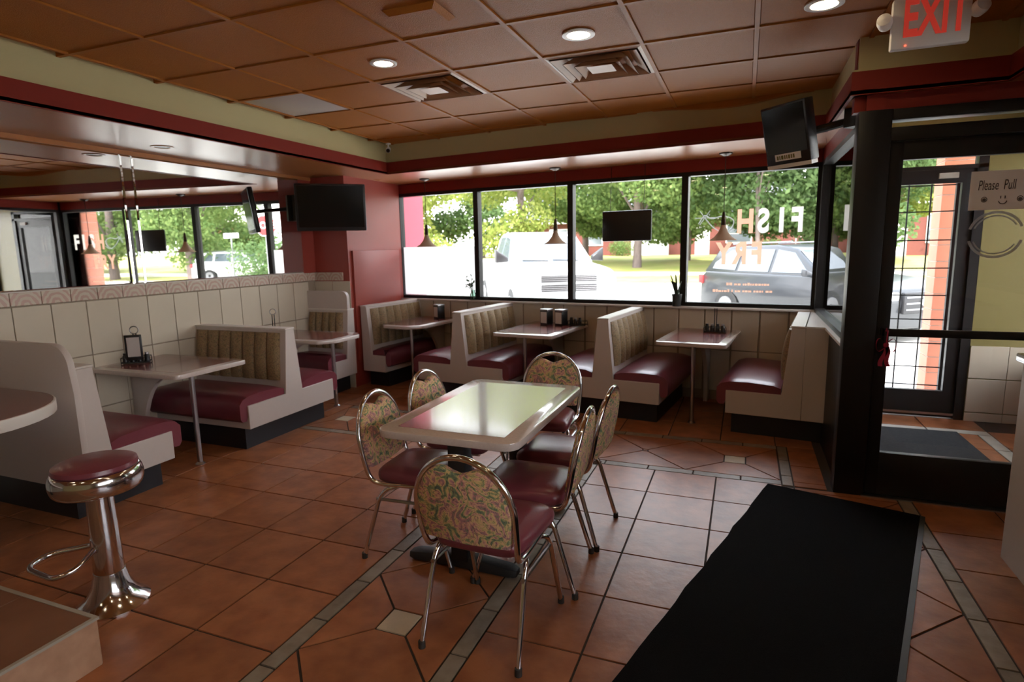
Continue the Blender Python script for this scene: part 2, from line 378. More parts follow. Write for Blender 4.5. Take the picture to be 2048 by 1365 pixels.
# far band (along x)
def stripe_x(y0, y1, xa, xb, off):
    x = off
    while x > xa: x -= .315
    while x < xb:
        a, b = max(x, xa), min(x+.315, xb)
        if b-a > .03: tile(rect(a, b, y0, y1), M_STRIPE, 'border_tile')
        x += .315
stripe_x(4.12, 4.20, -3.75, .288, -.6); stripe_x(4.86, 4.945, -3.75, .288, -.905)
sqx = [-3.54, -2.985, -2.435, -1.885, -1.335, -.675, -.014]
b0, b1, cy = 4.20, 4.86, 4.52
ed = [-3.75]+[(sqx[i]+sqx[i+1])/2 for i in range(6)]+[.285]
for i, x in enumerate(sqx):
    l, r, s_ = ed[i], ed[i+1], .02 if i in (1, 3, 5) else .075
    sn_ = .075 if i in (1, 3, 5) else .02
    tile(rect(x-s_, x+s_, cy-s_, cy+s_), M_TILE if i in (1, 3, 5) else M_SQ, 'floor_tile' if i in (1, 3, 5) else 'cream_tile')
    tile([(l, b1), (x-s_, cy+s_), (x+s_, cy+s_), (r, b1)], M_TILE, 'floor_tile'); tile([(l, b0), (r, b0), (x+s_, cy-s_), (x-s_, cy-s_)], M_TILE, 'floor_tile')
    if i == 0: tile([(l, b0), (x-s_, cy-s_), (x-s_, cy+s_), (l, b1)], M_TILE, 'floor_tile')
    if i < 6: n_ = sqx[i+1]; tile([(r, b0), (n_-sn_, cy-sn_), (n_-sn_, cy+sn_), (r, b1), (x+s_, cy+s_), (x+s_, cy-s_)], M_TILE, 'floor_tile')
    else: tile([(x+s_, cy-s_), (r, b0), (r, b1), (x+s_, cy+s_)], M_TILE, 'floor_tile')
stripe_y(.288, .36, 4.12, 4.945, 4.3); stripe_y(.36, .56, 4.12, 4.945, 4.2, M_TILE)
rows([XL+PX*k for k in range(0, 3)]+[-3.755], [4.12, 4.53, 4.945])
ys = [4.945, 5.36, 5.775, 6.19, 6.7]
xs = [-.55+PX*k for k in range(-10, 3)]+[.56]
rows(xs, ys)
# vestibule floor
for yy in range(4):
    for xx in range(3): tile(rect(.62+.4067*xx, .62+.4067*(xx+1), 4.16+.395*yy, 4.16+.395*(yy+1)), M_TILE, 'floor_tile')
for k in range(3): tile(rect(.62+.44*k, 1.06+.44*k, 5.74, 5.86), M_BEIGE, 'border_tile')
for k in range(4): tile(rect(1.84, 1.94, 4.16+.395*k, 4.555+.395*k), M_BEIGE, 'border_tile'); tile(rect(1.94, 2.42, 4.16+.425*k, 4.585+.425*k), M_TILE, 'floor_tile')
for k in range(3): tile(rect(.62+.44*k, 1.06+.44*k, 5.86, 6.2), M_TILE, 'floor_tile')
# the part of the floor behind the camera
mb = MB()
for i in range(19):
    for j in range(8):
        x, y = XL+.005+PX*i, .39-PY*(j+1)
        mb.box(x, x+PX-.01, y, y+PY-.01, -.01, 0)
mb.build('floor_tile', M_TILE, floor, kind='stuff', smooth=0)

# ---- left wall with mirror above and tiles below
wl = structure(MB().box(XL-.15, XL, -3.1, 7.2, 0, 2.8).build('wall_left', M_WGROUT))
wtile = MB().box(0, .008, -.1228, .1228, 0, .428).build('wall_tile', M_WTILE, wl, bevel=.003, seg=1)
wtile.location = (XL, .626, .838)
def wtiles(parent, n, y0, z0, h, fn, pitch=.262, skip=0):
    for k in range(skip, n):
        o = wtile.copy(); COL.objects.link(o); o.parent = parent; fn(o, k); o.scale = (1, 1, h/.433)
for zi, hh in ((.838, .42), (.415, .42), (.0, .412)):
    wtiles(wl, 20, 0, zi, hh, lambda o, k: setattr(o, 'location', (XL, .626+.2505*k, zi)), skip=1 if zi > .8 else 0)
wav = MB().box(0, .012, -.0985, .0985, 0, .094).build('border_tile', M_WAVE, wl, bevel=.003, seg=1); wav.location = (XL, .8, 1.262)
for k in range(1, 25):
    o = wav.copy(); COL.objects.link(o); o.parent = wl; o.location = (XL, .8+.2*k, 1.262)
MB().box(XL, XL+.02, 5.44, 5.66, 1.358, ZS).build('red_strip', M_REDWALL, wl)
# corner pier
YP, XP = 5.64, -4.23
pier = structure(MB().prism([(XL, YP), (XP, YP), (XP, 6.85), (XL, 6.9)], 0, 2.5).build('wall_pier', M_REDWALL))
for zi, hh in ((.838, .42), (.415, .42), (0, .412)):
    for k in range(2):
        o = wtile.copy(); COL.objects.link(o); o.parent = pier; o.location = (XL+.123+.2505*k, YP, zi); o.rotation_euler = (0, 0, -PI/2); o.scale = (1, 1, hh/.433)
for k in range(2):
    o = wav.copy(); COL.objects.link(o); o.parent = pier; o.location = (XL+.11+.2*k, YP, 1.262); o.rotation_euler = (0, 0, -PI/2)
MB().box(XP, XP+.025, 5.70, 6.68, .3, 1.60).build('raised_panel', M_REDWALL, pier, bevel=.004)
# window wall (turned)
WR = empty('wall_back', wp(0, WN), -TH); WR['kind'] = 'structure'     # local x = along the wall, local -y = into the room
SL, MULL, SR = -5.06, [-3.85, -2.61, -1.354], -.10
MB().box(SL-.4, SR+.25, 0, .15, -.1, .945).build('knee_wall', M_WGROUT, WR)
MB().box(SL-.6, SR+.3, 0, .15, 2.315, 2.8).build('wall_head', M_RED, WR)
MB().box(SL, SR+.15, -.06, .06, .945, .966).build('sill_board', M_EDGE, WR, bevel=.003)
for zi, hh in ((.53, .413), (.10, .428)):
    for k in range(20):
        o = wtile.copy(); COL.objects.link(o); o.parent = WR; o.location = (SL+.14+.262*k, 0, zi); o.rotation_euler = (0, 0, -PI/2); o.scale = (1, 1, hh/.433)
xs_ = [SL]+MULL+[SR]
WINS = []
for k in range(4):
    a, b = xs_[k], xs_[k+1]; w = .033
    wn = empty('window_%d' % (k+1), wp((a+b)/2, WN, .966), -TH); wn['kind'] = 'structure'; L = (b-a)/2
    f = MB(); wl_ = .05 if k == 0 else w; wr_ = .06 if k == 3 else w
    f.box(-L, L, 0, .09, 0, .04); f.box(-L, L, 0, .09, 1.31, 1.352)
    f.box(-L, -L+wl_, 0, .09, .04, 1.31); f.box(L-wr_, L, 0, .09, .04, 1.31)
    f.build('window_frame', M_FRAME, wn)
    MB().box(-L+.03, L-.03, .05, .056, .03, 1.32).build('pane', M_PANE, wn, smooth=0)
    WINS.append((wn, a, b))
# frosted film on the lower part of the first pane
wn, a, b = WINS[0]; L = (b-a)/2
MB().box(-L+.05, L-.04, .044, .0455, .045, .665).build('frosted_film', M_FROST, wn, smooth=0)['label'] = 'white frosted film on lower half of leftmost pane'
# ---- vestibule: side window, door wall, outer wall
XV = .62
sw = empty('window_5', (XV, 4.22, .95)); sw['kind'] = 'structure'
f = MB(); f.box(0, .08, 0, 1.96, 0, .04); f.box(0, .08, 0, 1.96, 1.33, 1.37); f.box(0, .08, 1.90, 1.97, .04, 1.33); f.box(0, .08, 0, .05, .04, 1.33)
f.build('window_frame', M_FRAME, sw); MB().box(.04, .046, .03, 1.93, .03, 1.34).build('pane', M_PANE, sw, smooth=0)
MB().box(-.03, .1, 0, 1.96, -.02, 0).build('sill_board', M_EDGE, sw)
structure(MB().box(XV, XV+.1, 4.1, 6.25, -.05, .93).build('wall_vestibule', M_FRAME))
structure(MB().box(XV, XV+.1, 4.1, 6.25, 2.32, 2.8).build('trim_1', M_RED))
structure(MB().prism([(wp(SR, WN).x-.03, wp(SR, WN).y-.03), (XV+.11, 6.1), (XV+.11, 6.3), (wp(SR, WN).x-.03, wp(SR, WN+.12).y)], 0, 2.8).build('trim_2', M_FRAME))
d1 = empty('door_1', (.82, 4.13, 0)); d1['kind'] = 'structure'
f = MB(); f.box(.585-.82, .755-.82, -.04, .09, 0, 2.345); f.box(-.07, 1.14, -.03, .09, 2.285, 2.345); f.box(-.07, 1.14, -.03, .09, 2.168, 2.243); f.box(.99, 1.14, -.04, .09, 0, 2.345)
f.build('door_frame', M_FRAME, d1, bevel=.004)
lf = MB(); lf.box(-.062, .012, -.005, .045, .01, 2.165); lf.box(.90, .985, -.005, .045, .01, 2.165); lf.box(.01, .90, -.005, .045, .01, .285); lf.box(.01, .90, -.005, .045, 2.06, 2.165)
leaf = lf.build('door_leaf', M_FRAME, d1, bevel=.003)
MB().box(.0, .92, .017, .023, .27, 2.08).build('pane', M_PANE, leaf, smooth=0)
MB().box(-.04, .95, -.06, -.035, 1.03, 1.075).box(-.04, -.02, -.06, 0, 1.03, 1.075).box(.93, .95, -.06, 0, 1.03, 1.075).build('push_bar', M_FRAME, leaf, bevel=.004)
MB().box(-.07, 1.0, .02, .026, 2.24, 2.29).build('transom_pane', M_PANE, d1, smooth=0)
MB().box(-.08, 1.0, -.05, .10, 0, .008).build('threshold', M_STEEL, d1)
structure(MB().box(.56, 3.0, 4.12, 4.2, 2.345, 2.8).build('trim_3', M_RED))
structure(MB().box(1.96, 3.0, 4.12, 4.22, 0, 2.4).build('wall_entry', M_REDWALL))
# outer wall of the vestibule
YO = 6.18
wo_ = structure(MB().box(1.86, 2.5, YO, YO+.12, 0, 2.8).box(XV+.1, 1.86, YO, YO+.12, 2.33, 2.8).build('wall_front', M_YELLOW))
for zi, hh in ((.0, .08), (.085, .30), (.39, .29)):
    for k in range(2):
        MB().box(1.865+.275*k, 2.137+.275*k, YO-.01, YO, zi, zi+hh-.004).build('wall_tile', M_WTILE, wo_, bevel=.002, seg=1)
structure(MB().box(3.0, 3.1, -3.1, 4.2, 0, .95).box(3.0, 3.1, -3.1, 4.2, 2.32, 2.8).box(3.0, 3.1, -3.1, -1.7, .95, 2.32).box(3.0, 3.1, 1.9, 4.2, .95, 2.32).build('wall_right', M_OLIVE))
w7 = empty('window_7', (3.05, -1.7, .95)); w7['kind'] = 'structure'  # unseen window, added to light the room from the right
MB().box(-.05, .05, 0, 3.6, 0, .05).box(-.05, .05, 0, 3.6, 1.32, 1.37).box(-.05, .05, 0, .06, .05, 1.32).box(-.05, .05, 1.17, 1.23, .05, 1.32).box(-.05, .05, 2.37, 2.43, .05, 1.32).box(-.05, .05, 3.54, 3.6, .05, 1.32).build('window_frame', M_FRAME, w7)
MB().box(-.003, .003, .03, 3.57, .03, 1.34).build('pane', M_PANE, w7, smooth=0)
structure(MB().box(2.42, 2.5, 4.2, 6.2, 0, .5).box(2.42, 2.5, 4.2, 6.2, 2.4, 2.8).build('wall_vestibule_right', M_YELLOW))
w6 = empty('window_6', (2.46, 4.2, .5)); w6['kind'] = 'structure'  # unseen glazing, added so more daylight reaches the yellow vestibule wall
MB().box(-.04, .04, 0, 2.0, 0, .05).box(-.04, .04, 0, 2.0, 1.85, 1.9).box(-.04, .04, 0, .06, .05, 1.85).box(-.04, .04, .97, 1.03, .05, 1.85).box(-.04, .04, 1.94, 2.0, .05, 1.85).build('window_frame', M_FRAME, w6)
MB().box(-.003, .003, .03, 1.97, .03, 1.87).build('pane', M_PANE, w6, smooth=0)
d2 = empty('door_2', (1.3, YO, 0)); d2['kind'] = 'structure'
f = MB(); f.box(.72-1.3, .86-1.3, 0, .1, 0, 2.335); f.box(1.79-1.3, 1.862-1.3, 0, .1, 0, 2.335); f.box(-.58, .56, 0, .1, 2.295, 2.335); f.box(-.58, .56, 0, .1, 2.19, 2.222)
f.build('door_frame', M_FRAME, d2)
lf = MB(); lf.box(-.44, -.33, .02, .07, .01, 2.19); lf.box(.395, .49, .02, .07, .01, 2.19); lf.box(-.33, .395, .02, .07, .01, .25); lf.box(-.33, .395, .02, .07, 2.075, 2.19)
l2 = lf.build('door_leaf', M_FRAME, d2); MB().box(-.34, .40, .042, .048, .24, 2.08).build('pane', M_PANE, l2, smooth=0)
MB().box(.22, .36, .0, .02, 2.115, 2.16).build('closer_box', M_BEIGE, l2)
MB().box(-.44, .49, .01, .018, .03, .05).build('sweep_strip', M_STEEL, l2)
MB().box(-.44, .49, .05, .056, 2.22, 2.295).build('transom_pane', M_PANE, d2, smooth=0)
# ---- room behind the camera
structure(MB().box(XL-.1, 3.1, -3.2, -3.1, 0, 2.8).build('wall_rear', M_OLIVE))
# ---- ceiling
ceil = structure(MB().prism([(XL-.2, -3.2), (3.1, -3.2), (3.1, 6.3), (.72, 6.32), (XL-.2, 7.1)], 2.79, 2.9).build('ceiling', M_GRID))
ctile = MB().loft([[(-.302, -.302, .03), (.302, -.302, .03), (.302, .302, .03), (-.302, .302, .03)], [(-.2955, -.2955, .012), (.2955, -.2955, .012), (.2955, .2955, .012), (-.2955, .2955, .012)],
                   [(-.290, -.290, .007), (.290, -.290, .007), (.290, .290, .007), (-.290, .290, .007)]]).build('ceiling_tile', M_CEIL, ceil, smooth=0)
CX0, CY0, CP = -.603, 3.04, .6125
cells = [(i, j) for i in range(-6, 6) for j in range(-5, 5)]
def ccell(i, j): return (CX0+CP*(i+.5), CY0+CP*(j+.5))
first = True
for i, j in cells:
    x, y = ccell(i, j)
    if x < -3.95 or x > 2.9: continue
    if x*ST + y*CT > 5.55 or y > 4.5 and x > .55: continue
    if (i, j) in ((-1, 1), (-3, 1), (-5, 1)): continue
    if first: o = ctile; first = False
    else: o = ctile.copy(); COL.objects.link(o); o.parent = ceil
    o.location = (x, y, ZC)
g = MB()
for k in range(-6, 7):
    x = CX0+CP*k
    if -3.74 < x < 2.9: g.box(x-.012, x+.012, -3.1, 4.15 if x > .5 else 5.8, ZC-.002, ZC+.03)
for k in range(-10, 5):
    y = CY0+CP*k
    if y < 5.8: g.box(-3.765, 2.95 if y < 4.1 else .55, y-.012, y+.012, ZC-.001, ZC+.03)
g.build('ceiling_grid', M_GRID, ceil, smooth=0)
# soffits and their bands
def band(p0, p1, z0, z1, t, m, name):
    p0, p1 = Vector(p0).to_2d(), Vector(p1).to_2d(); d = (p1-p0).normalized(); n = Vector((-d.y, d.x))*t
    return structure(MB().prism([p0, p1, p1+n, p0+n], z0, z1).build(name, m, smooth=0))
def on(x, n): return Vector((x, (n-x*ST)/CT, 0))
A0, A1, A2 = Vector((-3.74, -3.1, 0)), on(-3.74, 5.29), on(.53, 5.29)
B0, B1, B2 = Vector((-3.77, -3.1, 0)), on(-3.77, 5.32), on(.56, 5.32)
D0, D1, D2 = Vector((.53, 4.06, 0)), Vector((1.27, 4.06, 0)), Vector((1.27, -3.1, 0))
e3 = Vector((0, 0, 0))
structure(MB().prism([(XL, -3.1), (-3.74, -3.1), A1.to_2d(), on(XL, 6.3).to_2d()], ZS, ZS+.02).build('trim_4', M_SOFFIT, smooth=0))
structure(MB().prism([A1.to_2d(), A2.to_2d(), on(.66, 6.3).to_2d(), on(XL, 6.3).to_2d()], ZS, ZS+.021).build('trim_5', M_SOFFIT, smooth=0))
structure(MB().prism([(.53, 4.06), (.66, 4.06), (.66, 6.2), (.53, A2.y+.02)], ZS, ZS+.022).build('trim_6', M_SOFFIT, smooth=0))
structure(MB().prism([(.53, 4.06), (1.27, 4.06), (3, 4.06), (3, 4.2), (.53, 4.2)], ZS, ZS+.019).build('trim_7', M_SOFFIT, smooth=0))
structure(MB().prism([(1.27, -3.1), (3, -3.1), (3, 4.07), (1.27, 4.07)], ZS, ZS+.018).build('trim_8', M_SOFFIT, smooth=0))
PL = [v.to_2d() for v in (A0, A1, A2, D0, D1, D2)]
def offs(d):
    o = []
    for i, p in enumerate(PL):
        n_ = []
        for a_, b_ in ((i-1, i), (i, i+1)):
            if 0 <= a_ and b_ < len(PL): t_ = (PL[b_]-PL[a_]).normalized(); n_.append(Vector((-t_.y, t_.x)))
        o.append(p+n_[0]*d if len(n_) == 1 else p+(n_[0]+n_[1])*(d/(1+n_[0].dot(n_[1]))))
    return o
for base, d0, d1, z0, z1, m in ((10, 0, .02, ZS-.004, ZF, M_RED), (20, .008, .06, ZF-.001, ZF+.012, M_OLIVE), (30, .035, .06, ZF+.01, 2.79, M_OLIVE)):
    a_, b_ = offs(d0), offs(d1)
    for k in range(5): structure(MB().prism([a_[k], a_[k+1], b_[k+1], b_[k]], z0, z1).build('trim_%d' % (base+k), m, smooth=0))
# ceiling edge sagging over the cream band near the right end
sg = MB(); pts = []
for k in range(17):
    s = -1.45+1.25*k/16; pts.append((s, ZC-.045*math.sin(PI*k/16)**2))
sg.prism(pts+[(-.2, ZC+.02), (-1.45, ZC+.02)], 5.27, 5.34, 'y'); sg.build('sagging_edge', M_CEIL, ceil, xf=Matrix.Rotation(-TH, 4, 'Z'))

# ================================================================== MIRROR
for nm, y0, y1, lb in (('a', .4, 3.40, 'large wall mirror left of the bright vertical seam, above the tiled wall'), ('b', 3.403, 3.497, 'narrow vertical mirror strip between the two large wall mirrors'),
                       ('c', 3.50, 5.44, 'large wall mirror right of the bright vertical seam, ending at red pier')):
    z0, z1, e = 1.361, 2.40, .012
    mb = MB().loft([[(XL+.002, y0, z0), (XL+.002, y1, z0), (XL+.002, y1, z1), (XL+.002, y0, z1)], [(XL+.014, y0, z0), (XL+.014, y1, z0), (XL+.014, y1, z1), (XL+.014, y0, z1)],
                    [(XL+.02, y0+e, z0+e), (XL+.02, y1-e, z0+e), (XL+.02, y1-e, z1-e), (XL+.02, y0+e, z1-e)]])
    tag(mb.build('wall_mirror', M_MIRROR, smooth=0), lb, 'mirror', 'mirror panels on the left wall')
structure(MB().box(XL, XL+.03, -3, YP, 2.40, ZS).build('trim_40', M_SOFFIT)); structure(MB().box(XL, XL+.022, -3, 5.44, 1.355, 1.361).build('trim_41', M_EDGE))

# ================================================================== BOOTHS
def cushion(u0, u1, v0, v1, sgn):
    """seat pad with a waterfall nose on the table side; sgn mirrors it"""
    sec = [(u0, .385), (u0, .445), (u0+.06, .47), (u0+.25, .484), (u1-.10, .478), (u1-.035, .455), (u1, .41), (u1, .29), (u1-.02, .262), (u1-.06, .262), (u1-.075, .30), (u1-.08, .385)]
    rings = []
    for t in (0, .03, .08, .2, .5, .8, .92, .97, 1):
        e = min(t, 1-t); k = 1 if e >= .2 else (.80+.20*math.sqrt(max(0, 1-(1-e/.2)**2)))
        rings.append([(sgn*a, -(v0+(v1-v0)*t), .385+(z-.385)*k if z > .385 else z) for a, z in sec])
    return MB().loft(rings)
def backpad(ub, ut, zb, zt, v0, v1, sgn, n=7):
    """channelled pad lying on the slanted back: ub/ut = face position at the foot and the top"""
    nu, nz = n*8, 6; rows_ = []
    for j in range(nz+1):
        tz = j/nz; z = zb+(zt-zb)*tz; face = ub+(ut-ub)*(z-.385)/.55; r = []
        for i in range(nu+1):
            q = i/nu*n; bul = abs(math.sin(PI*q))**.55; edge = math.sin(PI*min(max(tz, .02), .98))**.35
            r.append((sgn*(face+.008+.040*bul*edge), -(v0+(v1-v0)*i/nu), z))
        rows_.append(r)
    mb = MB(); mb.loft(rows_, caps=False, closed=False)
    back = [[(sgn*(ub+(ut-ub)*(zb+(zt-zb)*j/nz-.385)/.55), y, zb+(zt-zb)*j/nz) for y in (-v0, -v1)] for j in range(nz+1)]
    # close the rim with side walls
    top = [rows_[-1], [(back[-1][0][0], p[1], p[2]) for p in rows_[-1]]]; bot = [rows_[0], [(back[0][0][0], p[1], p[2]) for p in rows_[0]]]
    mb.loft(top, caps=False, closed=False); mb.loft(bot, caps=False, closed=False)
    for e in (0, -1): mb.loft([[r[e] for r in rows_], [(b_[0][0], r[e][1], r[e][2]) for r, b_ in zip(rows_, back)]], caps=False, closed=False)
    return mb
def booth(label, loc, rz, D, left=True, right=True, lw=.105, lt=.05, ztop=.935, end=.525, kick=.10, lend=None, n=7, headboard=0, group='restaurant booth benches'):
    b = thing('booth_bench', label, 'booth', loc, rz, group)
    e_r = end if right else lt; e_l = lend or (end if left else lt)
    pl = []
    if right: pl += [(end, .19), (end, .385), (lw, .385), (lt, ztop)]
    else: pl += [(lt, .19), (lt, ztop)]
    if left: pl += [(-lt, ztop), (-lw, .385), (-e_l, .385), (-e_l, .19)]
    else: pl += [(-lt, ztop), (-lt, .19)]
    MB().prism(pl, -D, 0, 'y').build('bench_body', M_CREAM, b, bevel=.003, seg=1)
    MB().box(-(e_l-.04 if left else lt-.01), (end-.04) if right else lt-.01, -D+kick, 0, 0, .192).build('kick_base', M_KICK, b)
    MB().box(-lt-.006, lt+.006, -D-.003, 0, ztop, ztop+.014).build('cap_strip', M_EDGE, b, bevel=.003, seg=1)
    for sgn, ok, ee in ((1, right, end), (-1, left, e_l)):
        if not ok: continue
        cushion(lw+.005, ee+.075, .02, D-.012, sgn).build('seat_cushion', M_VINYL, b, smooth=60)
        backpad(lw, lt, .50, ztop-.025, .03, D-.06, sgn, n).build('back_cushion', M_BOOTHFAB, b, smooth=60)
    if headboard:
        MB().prism([(0, ztop), (D, ztop)]+[(D-.07+.07*math.cos(a), headboard-.07+.07*math.sin(a)) for a in [PI/2*k/6 for k in range(7)]]+[(0, headboard)], -lt+.0, -lt+.045, 'x') \
            .build('headboard', M_CREAM, b, xf=Matrix(((1, 0, 0, 0), (0, -1, 0, 0), (0, 0, 1, 0), (0, 0, 0, 1))))
    return b
def wrow(s): return wp(s, WN)
def lrow(y, x=XL): return Vector((x, y, 0))
RL = PI/2
D = 1.15
booth('double booth bench by the windows between the two napkin-bearing tables', wrow(-3.405), -TH, D)
booth('double booth bench by the windows, just left of the table nearest the entry', wrow(-1.81), -TH, D)
booth('single booth bench in the far left corner against the red pier', wrow(-4.79), -TH, 1.03, left=False, end=.29, lw=.095, lt=.045, ztop=.95)
booth('single booth bench at right end of window row, beside the black door post', wrow(-.20), -TH, D, right=False, lw=.10, lt=.05)
booth('double booth bench on the left wall behind the table with the black caddy', lrow(4.0), RL, 1.06)
booth('single booth bench on the left wall with rounded tall headboard, before the pier', lrow(5.53), RL, .56, right=False, lt=.055, lw=.11, end=.36, headboard=1.15, n=5)
eb = booth('single booth bench nearest the camera behind the chrome bar stool, tall rounded partition', lrow(2.27), RL, 1.06, left=False)
# tall rounded partition behind the nearest bench
pp = [(0, .19), (1.095, .19), (1.095, .80)] + [(1.095-.02-.14+.14*math.cos(a), 1.09-.14+.14*math.sin(a)) for a in [PI/2*k/8 for k in range(9)]] + [(0, 1.09)]
MB().prism(pp, -.095, -.055, 'x').build('partition_panel', M_CREAM, eb, bevel=.004, xf=Matrix(((1, 0, 0, 0), (0, -1, 0, 0), (0, 0, 1, 0), (0, 0, 0, 1))))
MB().box(-.09, .0, -.97, 0, 0, .192).build('kick_base', M_KICK, eb)
# filler that closes the gap between the right-hand bench and the vestibule wall
db = [o for o in COL.objects if o.get('label', '').startswith('single booth bench at right end')][0]
MB().prism([(.05, -D), (.245, -D), (.10, 0), (.05, 0)], .19, .935).build('end_filler', M_CREAM, db, bevel=.003, seg=1)
MB().prism([(.045, -D-.003), (.248, -D-.003), (.10, 0), (.045, 0)], .935, .949).build('cap_strip', M_EDGE, db)
MB().prism([(.03, -D+.1), (.22, -D+.1), (.10, 0), (.03, 0)], 0, .192).build('kick_base', M_KICK, db)

# ================================================================== TABLES
def rounded(poly, r, n=5): return [(p.x, p.y) for p in fillet([Vector((*q, 0)) for q in poly], r, n, closed=True)]
def slab(parent, poly, r, z0, z1, inset, r2=.015, edge=M_EDGE):
    out = rounded(poly, r); c = Vector((sum(p[0] for p in poly)/len(poly), sum(p[1] for p in poly)/len(poly)))
    mb = MB().prism(out, z0, z1); mb.build('table_top', M_TOP, parent, bevel=.004)
    n = len(poly); q = []
    area = sum(poly[i][0]*poly[(i+1) % n][1]-poly[(i+1) % n][0]*poly[i][1] for i in range(n)); sg_ = 1 if area > 0 else -1
    for i in range(n):
        p0, p1, p2 = Vector(poly[i-1]), Vector(poly[i]), Vector(poly[(i+1) % n]); d1, d2 = (p1-p0).normalized(), (p2-p1).normalized()
        n1, n2 = Vector((-d1.y, d1.x))*sg_, Vector((-d2.y, d2.x))*sg_; q.append(tuple(p1+(n1+n2)*(inset/(1+n1.dot(n2)))))
    MB().prism(rounded(q, r2), z1-.001, z1+.0012).build('inset_panel', M_INSET, parent, smooth=0)
def booth_table(label, loc, rz, hw, L, cut=0, leg=(0, -.9), back=0.0, r=.03):
    t = thing('booth_table', label, 'table', loc, rz, 'booth tables with a single steel leg')
    poly = [(-hw, -back), (-hw, -L), (hw, -L), (hw, -back)] if not cut else [(-hw, -back), (-hw, -L+cut), (-hw+cut, -L), (hw-cut, -L), (hw, -L+cut), (hw, -back)]
    slab(t, poly, r, .70, .735, .075)
    mb = MB().tube([(leg[0], leg[1], .004), (leg[0], leg[1], .70)], .019, 12); mb.build('leg', M_STEEL, t)
    MB().lathe([(.0, 0), (.035, 0), (.035, .006), (.02, .02), (0, .02)], 16, (leg[0], leg[1], 0)).build('foot_plate', M_STEEL, t)
    # curved gusset that carries the table off the wall
    arc = [(-.02, .0), (-.02, .70), (-.55, .70), (-.55, .66)] + [(-.55+.43*math.sin(a), .66-.56*(1-math.cos(a))) for a in [PI/2*k/8 for k in range(1, 9)]] + [(-.12, 0)]
    MB().prism(arc, -.02, .02, 'x').build('wall_bracket', M_CREAM, t, bevel=.003)
    return t
T1 = booth_table('chamfered booth table in far corner under the leftmost pendant', wrow(-4.38), -TH, .30, .97, cut=.13, leg=(.10, -.80))
T2 = booth_table('booth table under the middle pendant bearing two napkin dispensers', wrow(-2.72), -TH, .34, 1.03, leg=(-.04, -.86), r=.05)
T3 = booth_table('booth table at right end of the window row with empty seats both sides', wrow(-1.07), -TH, .31, .97, leg=(.03, -.93), r=.05)
T4 = booth_table('booth table on the left wall carrying the menu-card caddy', lrow(3.29), RL, .33, .95, leg=(-.15, -.875), r=.06)
T5 = booth_table('chamfered booth table on the left wall in front of the tall headboard', lrow(4.88), RL, .32, 1.0, cut=.13, leg=(.0, -.80))
# bar table end at the far left
t0 = thing('bar_table', 'thick round-cornered bar table end against the tall partition, behind the stool', 'table', (XL, 1.5, 0), 0)
pt = [(0, -1.6), (1.32, -1.6)]+[(.82+.50*math.cos(a)*(1), .16+.50*math.sin(a)) for a in [PI/2*k/10 for k in range(0, 11)]]+[(0, .66)]
MB().prism(pt, .735, .80).build('table_top', M_EDGE, t0, bevel=.006)
MB().prism([(0, -1.59), (1.31, -1.59)]+[(.82+.49*math.cos(a), .16+.49*math.sin(a)) for a in [PI/2*k/10 for k in range(11)]]+[(0, .65)], .80, .8015).build('inset_panel', M_INSET, t0, smooth=0)
MB().tube([(.4, -.6, .0), (.4, -.6, .74)], .04, 14).lathe([(0, 0), (.25, 0), (.25, .015), (.05, .04), (0, .04)], 20, (.4, -.6, 0)).build('pedestal', M_IRON, t0)
# dining table
dt = thing('dining_table', 'freestanding cream-edged dining table in the middle of the room', 'table', (-1.275, 2.887, 0), 0)
slab(dt, [(-.368, -.585), (.368, -.585), (.368, .585), (-.368, .585)], .085, .705, .742, .085, .004)
for s in (-1, 1):
    pd = MB().box(-.045, .045, s*.40-.045, s*.40+.045, .05, .70).build('pedestal', M_IRON, dt, bevel=.006)
    MB().box(-.24, .24, s*.40-.05, s*.40+.05, .68, .705).build('top_bracket', M_IRON, dt)
    fb = MB(); fb.loft([[(x, s*.40-w, .012), (x, s*.40+w, .012), (x, s*.40+w*.8, h), (x, s*.40-w*.8, h)] for x, w, h in ((-.30, .028, .04), (-.26, .045, .05), (-.07, .04, .07), (.07, .04, .07), (.26, .045, .05), (.30, .028, .04))])
    fb.build('foot_bar', M_IRON, dt, bevel=.004)
    for gx in (-.27, .27): MB().lathe([(0, 0), (.018, 0), (.018, .012), (0, .012)], 10, (gx, s*.40, 0)).build('glide', M_RUBBER, dt)

